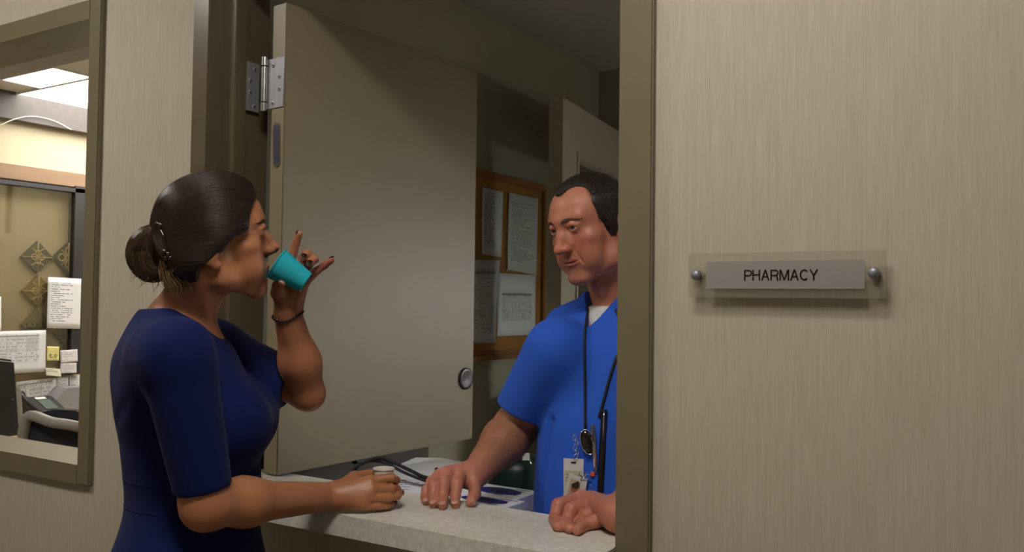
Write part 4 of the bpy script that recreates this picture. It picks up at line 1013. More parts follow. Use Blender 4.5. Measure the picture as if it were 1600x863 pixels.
def mtint(V):
    c = face_tint(V, MO, MM_, MS, (190, 124, 100), (160, 92, 82), True, (176, 92, 76))
    hands = (np.linalg.norm(V - rh[0], axis=1) < .14) | (np.linalg.norm(V - lh[0], axis=1) < .14)
    wgt = np.clip(1.5 - np.minimum(np.linalg.norm(V - rh[4], axis=1), np.linalg.norm(V - lh[4], axis=1)) / .07, 0, 1)[:, None]
    fore = (np.linalg.norm(V - (ER + WRR) / 2, axis=1) < .17)[:, None] * (1 - wgt)
    c = c + (np.array(lin((152, 106, 76))) - c) * fore * .8
    return c + (np.array(lin((184, 118, 100))) - c) * wgt * .7
M_SKINM = skin_mat('skin_ruddy', .45)
mesh_obj('body', polybody(F, lo, hi, .0045, fine), M_SKINM, man, mtint)
# trousers and shoes
G = Field().frame(BO, BM)
G.ell((0, -.01, -.28), (.16, .12, .15), .03)
for s in (1, -1): G.chain([(s * .085, -.01, -.3), (s * .095, .0, -.72), (s * .1, -.02, -1.1)], [.095, .08, .075], .03)
M_SCRUB = fabric('blue_scrubs', (44, 92, 200), .08, .3)
lo4, hi4 = bb([BO - BM[:, 0] * .2, BO + BM[:, 0] * .2, np.array((BO[0], BO[1], .05))], .14)
mesh_obj('trousers', [polygonize(G, lo4, hi4, .007)], M_SCRUB, man)
G = Field().frame(BO, BM); zf = -float(BO[2])
for s in (1, -1): G.cone((s * .1, -.05, zf + .05), (s * .105, .14, zf + .035), .05, .042, .01)
G.plane((0, 0, zf), (0, 0, -1), .004)
lo5, hi5 = bb([np.array((BO[0], BO[1], .05))], .32); mesh_obj('shoes', [polygonize(G, lo5, np.array((hi5[0], hi5[1], .13)), .006)], mat('dark_shoe', (30, 30, 34), .5), man)
# scrub top
G = Field(); man_torso(G, .008); G.frame(BO, BM); G.cone((0, -.014, .235), (0, -.025, .15), .088, .107, .03)
G.cone((0, .01, -.05), (0, .01, -.32), .165, .175, .06); G.cone((.06, -.0, .1), (.075, .0, -.32), .1, .115, .05); G.cone((-.06, .0, .1), (-.075, .0, -.32), .1, .115, .05)
G.frame((0, 0, 0), I3)
HR = at(806, 645, 1.99); du = (ER - SR) / np.linalg.norm(ER - SR); HL = SL + (ELL_ - SL) * .75; dl2 = (ELL_ - SL) / np.linalg.norm(ELL_ - SL)
G.ell(SR + du * .02, .066, .07); G.cut_cone(SR, ER + du * .1, .074, .066, HR, -RT * .37 - UP * .93 + FW * .15, .014)
G.ell(SL, .072, .05); G.cut_cone(SL, ELL_ + dl2 * .1, .074, .064, HL, dl2, .02)
G.frame(BO, BM)
VB = BO.astype(np.float32); BMf = BM.astype(np.float32)
def vneck(P):
    q = (P - VB) @ BMf; x, y, z = q[..., 0], q[..., 1], q[..., 2]
    return np.minimum(np.minimum((z - .186 - np.abs(x) * 1.5) * .55, y + .01), .3)
G._put(vneck, .003, '&')
for s in (1, -1): G.cone((s * .05, -.04, .222), (s * .15, -.02, .172), .05, .055, .04)
G.plane((0, 0, .262), (0, -.15, 1), .004); G.plane((0, 0, -.31), (0, 0, -1), .003)
for a, b, r in (((.19, .09, .1), (.1, .14, .02), .006), ((.18, .11, .03), (.14, .15, -.12), .007), ((.05, .16, -.02), (.09, .16, -.24), .006), ((.2, .02, .06), (.17, .1, -.06), .007), ((.0, .15, .12), (.06, .16, .05), .005), ((.16, .09, .17), (.09, .11, .14), .006)): G.cone(a, b, r, r * .5, .02, '-')
lo6, hi6 = bb([BO + BM @ np.array((.25, .0, .26)), BO + BM @ np.array((-.25, 0, -.33)), SR, HR, SL, HL], .13)
G.frame(BO, BM)
scrub_field = G
top = mesh_obj('scrub_top', [polygonize(G, lo6, hi6, .0042)], M_SCRUB, man)
# a breast pocket hem is behind the frame; white undershirt fills the neck opening
U = Field(); man_torso(U, .0); U.frame(BO, BM); U.cone((0, -.012, .24), (0, -.02, .15), .083, .102, .03)
def uneck(P):
    q = (P - VB) @ BMf; x, y, z = q[..., 0], q[..., 1], q[..., 2]
    return np.minimum((z - .243 + (y - .02) * .22), .3)
U._put(uneck, .003, '&'); U.plane((0, 0, .1), (0, 0, -1), .003)
mesh_obj('undershirt', [polygonize(U, *bb([BO + BM @ np.array((.2, -.1, .27)), BO + BM @ np.array((-.2, .14, .1))], .08), .004)], fabric('white_cotton', (205, 202, 200), .04), man)
# face details
eyes(man, MO, MM_, MS, WO + np.array((.22, -.2, .02)), (66, 74, 70), True)
M_HAIRM = hair_mat('short_brown_hair', (40, 32, 28), .55)
brows('eyebrow', MFD, MO, MM_, MS, man, M_HAIRM, (78, 54, 40), 150, .0005, 4.2, -1)
H = Field().frame(MO, MM_, MS); mm = lambda *a: tuple(x / 1000 for x in a)
H.ell(mm(0, 1, 50), mm(77.5, 92.5, 83), .01); H.ell(mm(0, 36, 55), mm(62.5, 52.5, 53.5), .02); H.ell(mm(0, -50, 0), mm(60, 42, 50), .04)
for s in (1, -1): H.ell(mm(s * 62, 4, 14), mm(14, 25, 32), .02)
H.ell(mm(0, 106, 20), mm(76, 66, 82), .006, '-')
for s in (1, -1): H.ell(mm(s * 37, 74, 78), mm(29, 40, 33), .012, '-'); H.ell(mm(s * 78, 64, -18), mm(44, 46, 58), .006, '-'); H.ell(mm(s * 72, 74, 42), mm(30, 26, 36), .012, '-'); H.ell(mm(s * 74, -2, -50), mm(44, 60, 42), .008, '-')
hv, hq = polygonize(H, MO - .16, MO + .17, .0028)
MD, MG = np.array(lin((44, 35, 31))), np.array(lin((120, 108, 100)))
mesh_obj('hair', [(hv, hq)], M_HAIRM, man, lambda V: np.tile(MD, (len(V), 1)) * (.8 + .5 * (np.sin(V[:, :1] * 700) * np.sin(V[:, 2:] * 800) * .5 + .5)))
idx = RNG.integers(0, len(hv), 9500); P0_ = hv[idx]; N0 = H.grad(P0_); q = (P0_ - MO) @ MM_
fl = MM_ @ np.array((.25, .55, -.6)); fl = np.where((q[:, 2:3] > .085), (MM_ @ np.array((-.3, .75, .1)))[None], (MM_ @ np.array((0, -.35, -.9)))[None])
fl = fl + RNG.normal(0, .22, fl.shape); fl -= N0 * (fl * N0).sum(1, keepdims=True); fl /= np.linalg.norm(fl, axis=1, keepdims=True)
t = np.linspace(0, 1, 4)[None, :, None]; ln = RNG.uniform(.006, .015, (len(P0_), 1, 1))
S = P0_[:, None] - N0[:, None] * .001 + fl[:, None] * ln * t + N0[:, None] * (ln * .2 * np.sin(t * 2.2))
tn = RNG.uniform(0, 1, len(S)); strand_mesh('short_hair', S, np.array([.0004, .00036, .0003, .0001]), M_HAIRM, man, 3, strand_cols(4, 3, tn, MD * .7, MG * .6))
# hair on the forearm
m_ = 1500; ax_ = (WRR - ER); L_ = np.linalg.norm(ax_); ax_ = ax_ / L_; e1_ = np.cross(ax_, FW); e1_ /= np.linalg.norm(e1_); e2_ = np.cross(ax_, e1_)
tt = RNG.uniform(.12, .92, m_)[:, None]; an_ = RNG.uniform(0, 2 * math.pi, m_)[:, None]; dr_ = e1_ * np.cos(an_) + e2_ * np.sin(an_)
P1 = ray_to(MFD, ER + ax_ * (L_ * tt) + dr_ * .09, -dr_, .07); fl = ax_ * .8 + np.cross(dr_, ax_) * RNG.normal(.3, .4, (m_, 1)); fl /= np.linalg.norm(fl, axis=1, keepdims=True)
t = np.linspace(0, 1, 4)[None, :, None]; ln = RNG.uniform(.006, .013, (m_, 1, 1)); S = P1[:, None] + fl[:, None] * ln * t + dr_[:, None] * ln * (.25 * np.sin(t * 2.4))
o = strand_mesh('arm_hair', S, np.array([.00015, .00014, .00011, .00005]), M_HAIRM, man, 3, lambda V: np.tile(lin((112, 80, 56)), (len(V), 1))); o['kind'] = 'stuff'
# fingernails
M_NAILM = mat('bare_nail', (206, 152, 136), .3)
for P, R in MRH: nail(man, P[3], P[2], -FW * .9 + UP * .35, R[3], M_NAILM, .012)
nail(man, MRT[0][2], MRT[0][1], -FW * .5 + RT * .8 + UP * .3, MRT[1][2], M_NAILM, .013)
# ============================================================ the lanyard and what hangs on it
def front(u, v, off=.004, F=scrub_field, d0=1.35):
    "point just in front of the scrub top along the line of sight through a photo pixel"
    r = _ray(u, v); r = r / np.linalg.norm(r); p = ray_to(F, (CAMPOS + r * d0)[None], r, 1.4)[0]; return p - r * off
lan = thing('lanyard', 'black neck lanyard with badge reel, cards and pens over the blue scrubs', 'lanyard', front(915, 690))
M_CORD = mat('black_cord', (20, 20, 24), .7)
m = MB(); m.tube(spline([front(u, v, .003) for u, v in ((921, 474), (918, 490), (914, 520), (913.5, 560), (914, 610), (914.5, 672))], 5), .0032, 8); m.build('cord', M_CORD, lan, True)
m = MB(); m.tube(spline([front(u, v, .003) for u, v in ((962, 484), (968, 500), (972, 524), (969, 546), (962, 563), (953, 590), (945, 620), (936, 652))], 5), .0032, 8); m.build('cord', M_CORD, lan, True)
def facing(p):
    n = Vector(CAMPOS - p).normalized(); x = Vector(RT); x = (x - n * x.dot(n)).normalized(); y = n.cross(x); return n, x, y
DP = depth(front(915, 690, .012)); LB = lambda u, v, d=0.0: Vector(at(u, v, DP + d)); px1 = DP / FPX
n_, x_, y_ = facing(at(915, 690, DP))
Rr = Matrix((x_, y_, n_)).transposed()
m = MB(); m.sph(LB(918, 691), (10 * px1, 19 * px1, .006), 24, Rr @ Matrix.Rotation(.25, 3, 'Z')); reel = m.build('badge_reel', mat('black_gloss', (18, 18, 20), .15, coat=.5), lan, True)
m = MB(); ring = [LB(918, 691, -.003) + (Rr @ Matrix.Rotation(.25, 3, 'Z')) @ Vector((10.5 * px1 * math.cos(a), 19.5 * px1 * math.sin(a), 0)) for a in np.linspace(0, 2 * math.pi, 36)]
M_CHR = mat('chrome', (210, 210, 214), .12, 1.0); m.tube(ring, .0011, 8); m.build('chrome_rim', M_CHR, reel, True)
def card(name, pts, mt, d=0.0, th=.0009, parent=lan):
    P = [LB(u, v, d) for u, v in pts]; m = MB(); nn = (P[1] - P[0]).cross(P[3] - P[0]).normalized(); m.slab(P, nn, th); return m.build(name, mt, parent)
c1 = card('badge_card', [(881, 778), (911, 778), (912, 718), (880.5, 716.5)], mat('card_white', (226, 226, 228), .3), -.001)
card('card_print', [(882.5, 776), (909.5, 776), (910, 737), (882, 735)], paper_mat('card_text', 'text', (200, 194, 168), 9, ink=(120, 116, 100), seed=4.0), -.0024, .0004, c1)
card('card_slot', [(892, 724.5), (900, 724.8), (900, 722), (892, 721.7)], M_DARK, -.0024, .0003, c1)
c2 = card('photo_badge', [(879, 778), (911, 786), (918, 750), (890, 739)], mat('card_white2', (214, 212, 212), .3), -.006)
c3 = card('badge_portrait', [(886, 775), (903, 780), (907.5, 754), (892, 747)], mat('portrait_ground', (196, 172, 150), .4), -.0076, .0003, c2)
def disc(name, u, v, rx, ry, mt, d, parent, tilt=.25):
    m = MB(); m.prism([LB(u, v, d) + (Rr @ Matrix.Rotation(-tilt, 3, 'Z')) @ Vector((rx * px1 * math.cos(a), ry * px1 * math.sin(a), 0)) for a in np.linspace(0, 2 * math.pi, 24, endpoint=False)], n_ * .0002); return m.build(name, mt, parent)
disc('portrait_hair', 899, 757, 6.2, 6.5, mat('portrait_dark', (46, 34, 30), .4), -.0081, c2); disc('portrait_face', 897.8, 762.5, 5.4, 7.6, mat('portrait_skin', (150, 88, 66), .4), -.0085, c2); disc('portrait_shoulders', 894, 774, 7.5, 4, mat('portrait_shirt', (74, 60, 60), .4), -.0083, c2)
for k in range(5):
    u, v = 899.5 + .35 * k + (1.5 if k % 2 else -1.5), 684 + 7.6 * k
    m = MB(); rr = Rr @ Matrix.Rotation(.3 if k % 2 else -.3, 3, 'Z') @ Matrix.Rotation(.9 if k % 2 else 0, 3, 'Y')
    m.tube([LB(u, v, -.003) + rr @ Vector((2.6 * px1 * math.cos(a), 4.8 * px1 * math.sin(a), 0)) for a in np.linspace(0, 2 * math.pi, 16)], .0008, 6); m.build('chain_link', M_CHR, lan, True)
for u, v in ((911, 741), (917, 745), (913, 750)):
    m = MB(); m.tube([LB(u, v, -.008) + Rr @ Matrix.Rotation(.7, 3, 'X') @ Vector((6 * px1 * math.cos(a), 5 * px1 * math.sin(a), 0)) for a in np.linspace(0, 2 * math.pi, 20)], .0009, 6); m.build('key_ring', M_CHR, lan, True)
m = MB(); m.box((-.004, -.005, -.002), (.004, .005, .002), .0012, Matrix.Translation(LB(926, 741, -.004)) @ Rr.to_4x4()); m.build('orange_tag', mat('orange_plastic', (214, 92, 40), .4), lan)
card('badge_card', [(922, 784), (938, 785), (938, 758), (923, 757)], mat('card_grey', (196, 196, 190), .4), .0)
def pen(a, b, r, body, tipc, clipm, name):
    A, B = LB(*a), LB(*b); d = (B - A).normalized(); m = MB(); L_ = (B - A).length
    m.lathe(A, [(0, 0), (r * .8, .0004), (r, .002), (r, L_ * .42), (r * 1.04, L_ * .425), (r * 1.04, L_ - .012), (r * .6, L_ - .004), (r * .25, L_), (0, L_)], d, 20); p = m.build(name, body, lan, 40)
    m = MB(); o_ = n_ * (r * 1.25) - d * 0; m.tube([A + d * .004 + o_ * .9, A + d * .02 + o_, A + d * L_ * .36 + o_], .0014, 8); m.build('clip', clipm, p, True)
pen((944, 640, -.002), (938, 778, -.006), .0068, M_BLACK, M_BLACK, M_CHR, 'marker_pen')
pen((926, 664, -.006), (931, 738, -.008), .0042, M_CHR, M_CHR, M_BLACK, 'clip_pen')
pen((953, 668, .004), (949, 780, .002), .0052, M_BLACK, M_BLACK, M_BLACK, 'marker_pen')
# keys half hidden in the fist on the counter
kb = onZ(911, 826, CT)
key = thing('key', 'silver key lying on the counter under the man\'s fist', 'key', kb)
m = MB(); m.tube([Vector(kb) + Vector((.009 * math.cos(a), .009 * math.sin(a), .003)) for a in np.linspace(0, 2 * math.pi, 20)], .002, 6); m.build('bow', M_CHR, key, True)
m = MB(); m.box((-.03, -.0035, .0015), (-.007, .0035, .0042), .0005, Matrix.Translation(Vector(kb)) @ Matrix.Rotation(.6, 4, 'Z')); m.build('blade', M_CHR, key)

# ============================================================ behind the counter
DZ = .88
desk = thing('desk', 'low desk standing behind the counter along the side wall', 'desk', (-1.56, 2.0, 0))
m = MB(); m.box((-2.085, 1.56, DZ - .03), (-1.02, 2.42, DZ), .002); m.build('desk_top', mat('desk_laminate', (150, 142, 124), .45), desk)
for x, y in ((-2.06, 1.58), (-1.07, 1.58), (-2.06, 2.37), (-1.07, 2.37)): m = MB(); m.box((x, y, 0), (x + .04, y + .04, DZ - .03)); m.build('leg', M_ALU, desk)
def glove_box(label, lo, hi, cu, cv):
    t = thing('glove_box', label, 'box', ((lo[0] + hi[0]) / 2, (lo[1] + hi[1]) / 2, DZ), 'white glove boxes on the desk')
    m = MB(); m.box((lo[0], lo[1], DZ + .0005), (hi[0], hi[1], .968), .0012); m.build('carton', mat('white_carton', (222, 222, 228), .5), t)
    c = onZ(cu, cv, .9684); rx, ry = .062, (hi[1] - lo[1]) * .3
    for nm, k, mt, z in (('blue_panel', 1, mat('blue_print', (24, 30, 120), .4), .9683), ('opening', .42, mat('dark_opening', (14, 16, 40), .5), .9686)):
        m = MB(); m.prism([(c[0] + rx * k * math.cos(a), (lo[1] + hi[1]) / 2 + ry * k * math.sin(a), z) for a in np.linspace(0, 2 * math.pi, 28, endpoint=False)], (0, 0, .0004)); m.build(nm, mt, t)
    for k in range(5):
        x0 = hi[0] - .075 + RNG.uniform(0, .02); y_0 = lo[1] + .014 + (hi[1] - lo[1] - .03) * k / 4; m = MB(); m.box((x0, y_0, .9683), (x0 + RNG.uniform(.025, .05), y_0 + .0028, .9687)); m.build('printed_line', mat('grey_print', (96, 98, 116), .5), t)
    m = MB(); yy = (lo[1] + hi[1]) / 2; m.box((hi[0] - .0005, yy - .018, .905), (hi[0] + .0008, yy + .02, .93)); m.build('end_print', mat('grey_print', (96, 98, 116), .5), t)
    m = MB(); m.box((lo[0], lo[1] - .0006, .935), (hi[0] - .02, lo[1] + .0004, .945)); m.build('side_stripe', mat('blue_print', (24, 30, 120), .4), t)
glove_box('white glove box with a blue oval, nearest the counter', (-1.213, 1.652), (-1.033, 1.737), 757, 781)
glove_box('white glove box behind the nearer one beside the man\'s elbow', (-1.24, 1.741), (-1.058, 1.85), 792, 763)
# dark green canister with a wire handle
gc = at(809, 740, 2.45); GX, GY = float(gc[0]), float(gc[1])
can = thing('canister', 'dark green rounded canister with a wire handle and white tag behind the boxes', 'canister', (GX, GY, DZ))
m = MB(); gt = float(at(809, 712, 2.45)[2]); m.lathe((GX, GY, DZ), [(0, 0), (.075, 0), (.082, .008), (.082, gt - DZ - .035), (.074, gt - DZ - .012), (.05, gt - DZ), (0, gt - DZ + .004)], (0, 0, 1), 40); m.build('body', mat('dark_green', (18, 44, 34), .4), can, True)
m = MB(); m.tube(spline([(GX + .078 * math.cos(a) * .85 + .0, GY + .078 * math.cos(a) * -.45, gt - .03 + .05 * math.sin(a)) for a in np.linspace(0, math.pi, 9)], 4), .0035, 8); m.build('wire_handle', M_CHR, can, True)
tp = at(822, 714, 2.33); m = MB(); nn, xx, yy = facing(tp); w_ = .0095
m.slab([Vector(tp) - xx * w_ - yy * w_, Vector(tp) + xx * w_ - yy * w_, Vector(tp) + xx * w_ + yy * w_, Vector(tp) - xx * w_ + yy * w_], nn, .0008); m.build('paper_tag', M_WHITE, can)
# dark steel file box against the side wall
fb = thing('file_box', 'dark brown steel file box under the open hatch door', 'box', (-1.9, 1.98, DZ))
m = MB(); m.box((-2.08, 1.66, DZ), (-1.735, 2.3, 1.17), .004); m.build('body', mat('dark_brown_steel', (58, 50, 44), .45), fb)
for z in (.9, 1.035): m = MB(); m.box((-1.736, 1.69, z), (-1.728, 2.27, z + .12), .002); q_ = m.build('drawer_front', mat('dark_brown_steel', (58, 50, 44), .45), fb); m = MB(); m.box((-1.729, 1.93, z + .05), (-1.716, 2.03, z + .062), .003); m.build('pull', M_ALU, q_)
# bundle of paperwork just over the counter's back edge
bl, br_, tr_, tl_ = [Vector(at(*q)) for q in ((594, 776, 2.0), (656, 782, 1.95), (716, 724, 2.2), (614, 726, 2.27))]
pw = thing('paperwork', 'stack of white paperwork with a dark edged cover behind the counter', 'papers', (bl + tr_) / 2 - Vector((0, 0, .15)))
nn = (br_ - bl).cross(tl_ - bl).normalized()
for k in range(9):
    o_ = -nn * (.0032 * k + .0005) + Vector((RNG.normal(0, .003), RNG.normal(0, .003), 0)) * (k > 0); m = MB(); m.slab([p + o_ for p in (bl, br_, tr_, tl_)], nn, .0026); m.build('sheet', paper_mat('form_sheet', 'text', (214, 216, 226), 16, ink=(130, 134, 150), left=.1, right=.55, top=.5, bot=.12, seed=6.6) if k == 0 else mat('paper_edge', (206, 208, 216), .7), pw)
m = MB(); zb2 = DZ; ctr_ = (bl + br_ + tr_ + tl_) / 4; c4 = [ctr_ + (p - ctr_) * .9 - nn * .032 for p in (bl, br_, tr_, tl_)]; lowz = [Vector((p.x, p.y, DZ)) for p in c4]
for i in range(4): m.quad([c4[i], c4[(i + 1) % 4], lowz[(i + 1) % 4], lowz[i]])
m.quad(c4); m.quad(lowz[::-1]); m.build('carton_below', mat('grey_carton', (120, 118, 116), .6), pw)
e0, e1_ = Vector(at(652, 779, 1.94)), Vector(at(676, 744, 2.06)); sd_ = (Vector(at(662, 781, 1.94)) - e0)
m = MB(); m.slab([e0 + nn * .001, e0 + sd_ * .5 + nn * .001, e1_ + sd_ * .5 + nn * .001, e1_ + nn * .001], nn, .001); m.build('grey_edge', mat('grey_edge', (120, 124, 140), .5), pw)
m = MB(); m.slab([e0 + sd_ * .55 + nn * .001, e0 + sd_ + nn * .001, e1_ + sd_ + nn * .001, e1_ + sd_ * .55 + nn * .001], nn, .001); m.build('dark_edge', M_BLACK, pw)
bg = [at(*q) for q in ((612, 731, 2.34), (650, 715, 2.4), (690, 716, 2.44), (722, 722, 2.44), (722, 733, 2.34), (660, 733, 2.34))]
m = MB(); m.prism([Vector(p) for p in bg], (0, 0, -.02)); tag(m.build('folder', mat('pale_folder', (208, 212, 206), .4), None), 'pale flat folder lying behind the stack of paperwork', 'folder')
cb_ = [at(*q) for q in ((540, 752, 2.05), (556, 730, 2.08), (590, 716, 2.1), (612, 722, 2.1), (640, 735, 2.05), (664, 746, 2.03), (679, 744, 2.01), (682, 733, 2.04))]
m = MB(); m.tube(spline(cb_, 8), .0042, 10); tag(m.build('cable', M_CORD, None, True), 'black cable looping over the paperwork behind the small white cup', 'cable')
cb_ = [at(*q) for q in ((548, 748, 2.06), (566, 724, 2.1), (598, 722, 2.1), (630, 738, 2.06), (662, 751, 2.02), (676, 754, 2.0))]
m = MB(); m.tube(spline(cb_, 8), .0036, 10); tag(m.build('cable', M_CORD, None, True), 'second thinner black cable just below the looped one', 'cable')

# ============================================================ the office behind the window
def onO(u, v, off=0.0): return Vector(onX(u, v, OX + off))
def obox(name, u0, v0, u1, v1, d0, d1, mt, parent=None, bev=0):
    a, b_ = onO(u0, (v0 + v1) / 2, d1), onO(u1, (v0 + v1) / 2, d1); z1_ = onO((u0 + u1) / 2, v0, d1)[2]; z0_ = onO((u0 + u1) / 2, v1, d1)[2]
    m = MB(); m.box((OX + d0, a[1], z0_), (OX + d1, b_[1], z1_), bev); return m.build(name, mt, parent)
ib = obox('trim_4', -60, 152, 210, 196, .001, .06, mat('reflection_grey', (96, 91, 90), .7)); struct(ib)  # added box coloured as the dark band reflected in the window
def inner_pane():
    m = NT('inner_glass'); t = m.n('ShaderNodeBsdfTransparent', {'Color': (.84, .82, .77, 1)}); g = m.n('ShaderNodeBsdfGlossy', {'Roughness': .05}); mx = m.n('ShaderNodeMixShader', {0: .1})
    m.t.links.new(t.outputs[0], mx.inputs[1]); m.t.links.new(g.outputs[0], mx.inputs[2]); m.t.links.new(mx.outputs[0], m.out.inputs[0]); return m.m
iw = thing('window_2', None, None, onO(60, 515, .0)); iw['kind'] = 'structure'
obox('header', -60, 261, 160, 284, .001, .05, M_BROWN, iw, .002); obox('frame_rail', -60, 284, 134, 291, .001, .06, M_ALU, iw, .001)
obox('mullion', 114, 291, 131, 585, .001, .06, M_ALU, iw, .001); obox('frame_rail', -60, 578, 114, 586, .001, .05, M_BROWN, iw, .001)
ya, yb_ = onO(-60, 400)[1], onO(115, 400)[1]; za, zb3 = onO(60, 580)[2], onO(60, 290)[2]
m = MB(); m.box((OX + .04, ya, za), (OX + .044, yb_, zb3)); m.build('pane', inner_pane(), iw)
def ornament(label, cu, cv, r, face, motif):
    c = onO(cu, cv, .012); t = thing('wall_tile', label, 'wall ornament', c, 'diamond wall ornaments in the office'); k = r * float(depth(c)) / FPX
    Mx = Matrix.Translation(c) @ Matrix.Rotation(math.radians(45), 4, 'X')
    m = MB(); m.box((-.011, -k * .72, -k * .72), (.006, k * .72, k * .72), .001, Mx); m.build('panel', mat('ornament_' + face[0], face[1], .6), t)
    lm = mat('ornament_line_' + motif, (196, 178, 128) if motif != 'dark' else (50, 50, 44), .6); h_ = k * .72
    def ln(pts, r_=.004): m = MB(); m.tube([Mx @ Vector((.0065, a * h_, b_ * h_)) for a, b_ in pts], r_, 6); m.build('motif', lm, t, True)
    circ = lambda a0, b0, rr, s=0, e=2 * math.pi: [(a0 + rr * math.cos(x), b0 + rr * math.sin(x)) for x in np.linspace(s, e, 22)]
    if motif == 'rosette':
        for q in ((-.22, -.22), (.22, -.22), (-.22, .22), (.22, .22)): ln(circ(q[0], q[1], .24))
        ln([(-.95, -.95), (.95, .95)]); ln([(-.95, .95), (.95, -.95)]); ln(circ(.9, .9, .75, math.pi, 1.5 * math.pi)); ln(circ(-.9, -.9, .75, 0, .5 * math.pi))
    elif motif == 'lattice':
        for q in ((-.45, -.45), (.45, -.45), (-.45, .45), (.45, .45), (0, 0)): ln(circ(q[0], q[1], .3))
        ln([(-.95, 0), (.95, 0)]); ln([(0, -.95), (0, .95)]); ln([(-.95, -.95), (.95, .95)])
    else:
        for b_ in (-.25, .1): ln([(-.9 + .0 * b_, b_ + .4), (b_ + .4, -.9)], .005)
        for a in np.linspace(-.7, .7, 5): ln([(a, -a - .1), (a + .12, -a + .06)], .004)
ornament('grey green diamond tile with a pale rosette, left of the top pair', 58, 402, 25, ('grey', (84, 86, 72)), 'rosette')
ornament('dark diamond tile with a pale lattice, right of the top pair', 106, 403, 24, ('dark', (56, 56, 60)), 'lattice')
ornament('ochre diamond tile with a pale rosette, under the top pair', 59, 455, 25, ('ochre', (142, 116, 66)), 'rosette')
ornament('tan diamond tile with dark zigzags, lowest in the left column', 57, 507, 24, ('tan', (140, 128, 96)), 'dark')
ornament('tan diamond tile half hidden below the taped letter', 104, 520, 22, ('tan2', (128, 112, 82)), 'dark')
ON = dict(n=(1, 0, 0), onf=onO)
sheet('document', 'printed letter taped to the inner office window frame', 'paper', ((73, 513), (125, 514), (127, 436), (75, 433)), .066, paper_mat('letter', 'text', (232, 230, 234), 24, ink=(110, 110, 120), right=.75, seed=2.2), **ON)
sheet('document', 'wide printed schedule behind the black monitor', 'paper', ((-40, 588), (71, 581), (72, 516), (-40, 519)), .062, paper_mat('schedule', 'table', (222, 222, 226), 12, 7, (120, 120, 126), seed=7.7, top=.93, bot=.25), **ON)
sheet('document', 'narrow white sheet at the far left edge of the office window', 'paper', ((-30, 518), (2, 517), (2, 464), (-30, 462)), .064, mat('plain_paper', (226, 226, 226), .7), **ON)
st = sheet('sticky_note', 'yellow sticky note with a scribbled number', 'note', ((73, 564), (92, 564), (92.5, 542), (73.5, 541.5)), .066, mat('yellow_note', (222, 212, 140), .7), **ON)
bpy.context.view_layer.update()
for pts in (((77, 556), (78.5, 553.5), (80.5, 555), (78, 558.5), (82.5, 558.5)), ((85, 556), (87, 553.8), (89, 556), (87, 558.6), (85, 556))):
    m = MB(); m.tube(spline([onO(u, v, .068) for u, v in pts], 5), .0011, 6); m.build('handwriting', mat('pen_ink', (60, 60, 70), .6), st, True)
sheet('index_card', 'upper white index card beside the sticky note', 'card', ((95, 568), (121.5, 565), (121, 546), (94, 548)), .066, paper_mat('card_lines', 'text', (226, 222, 224), 7, ink=(160, 160, 170), left=.06, right=.94, top=.95, bot=.05, seed=1.1), **ON)
sheet('index_card', 'lower white index card tucked under the upper one', 'card', ((93.5, 584), (119.5, 583), (119.5, 567), (94.5, 568)), .0645, paper_mat('card_lines2', 'text', (220, 216, 218), 6, ink=(165, 165, 175), left=.06, right=.94, top=.95, bot=.05, seed=1.9), **ON)
sheet('note_slip', 'small cream slip under the yellow sticky note', 'note', ((72, 587), (95.5, 589), (94, 577), (71, 575)), .068, paper_mat('slip_lines', 'text', (230, 224, 206), 4, ink=(120, 110, 90), left=.08, right=.8, top=.9, bot=.5, seed=3.9), **ON)
sheet('document', 'printed chart with black lines behind the desk telephone', 'paper', ((28, 655), (88, 640), (88, 590), (26, 597)), .03, paper_mat('chart', 'table', (216, 214, 214), 9, 5, (90, 90, 96), seed=8.8, top=.95, bot=.1, left=.03), **ON)
sheet('document', 'small list left of a black divider near the window frame', 'paper', ((89, 612), (107, 611), (107, 588), (89, 590)), .03, paper_mat('list_a', 'text', (220, 218, 218), 9, ink=(120, 120, 128), left=.06, right=.94, seed=4.4), **ON)
sheet('document', 'small list right of a black divider, closest to the window frame', 'paper', ((108.5, 611), (124, 610), (124, 587), (108.5, 588)), .03, paper_mat('list_b', 'text', (220, 218, 218), 9, ink=(120, 120, 128), left=.06, right=.94, seed=5.4), **ON)
# desk, telephone, tray
OD = .8
od = thing('desk', 'office desk under the pinned papers beyond the window', 'desk', (OX + .35, 2.6, 0))
m = MB(); m.box((OX + .005, 1.7, OD - .035), (OX + .68, 3.6, OD), .003); m.build('desk_top', mat('tan_laminate', (168, 148, 116), .5), od)
for y in (1.72, 3.55): m = MB(); m.box((OX + .02, y, 0), (OX + .64, y + .04, OD - .035)); m.build('side_panel', M_BROWN, od)
ph0, ph1 = onO(54, 640, .35), onO(108, 640, .35)
tel = thing('telephone', 'black desk telephone with a small grey screen', 'telephone', (OX + .3, (ph0[1] + ph1[1]) / 2, OD))
yA, yB = ph0[1], ph1[1]; zT = onO(82, 619, .2)[2]
m = MB(); m.prism([(OX + .42, yA + .04, OD), (OX + .42, yA + .04, OD + .03), (OX + .2, yA + .04, zT), (OX + .16, yA + .04, zT), (OX + .14, yA + .04, OD)], (0, yB - yA - .04, 0)); m.build('body', M_BLACK, tel)
m = MB(); m.tube(spline([(OX + .43, yA + .02, OD + .055), (OX + .36, yA + .02, OD + .075), (OX + .26, yA + .02, zT - .02), (OX + .19, yA + .02, zT + .015)], 5), [.024] + [.017] * 14 + [.024], 14); m.build('handset', M_BLACK, tel, True)
def tslope(f): return Vector((OX + .42 - .22 * f, 0, OD + .03 + (zT - OD - .03) * f))
sn = Vector((zT - OD - .03, 0, .22)).normalized()
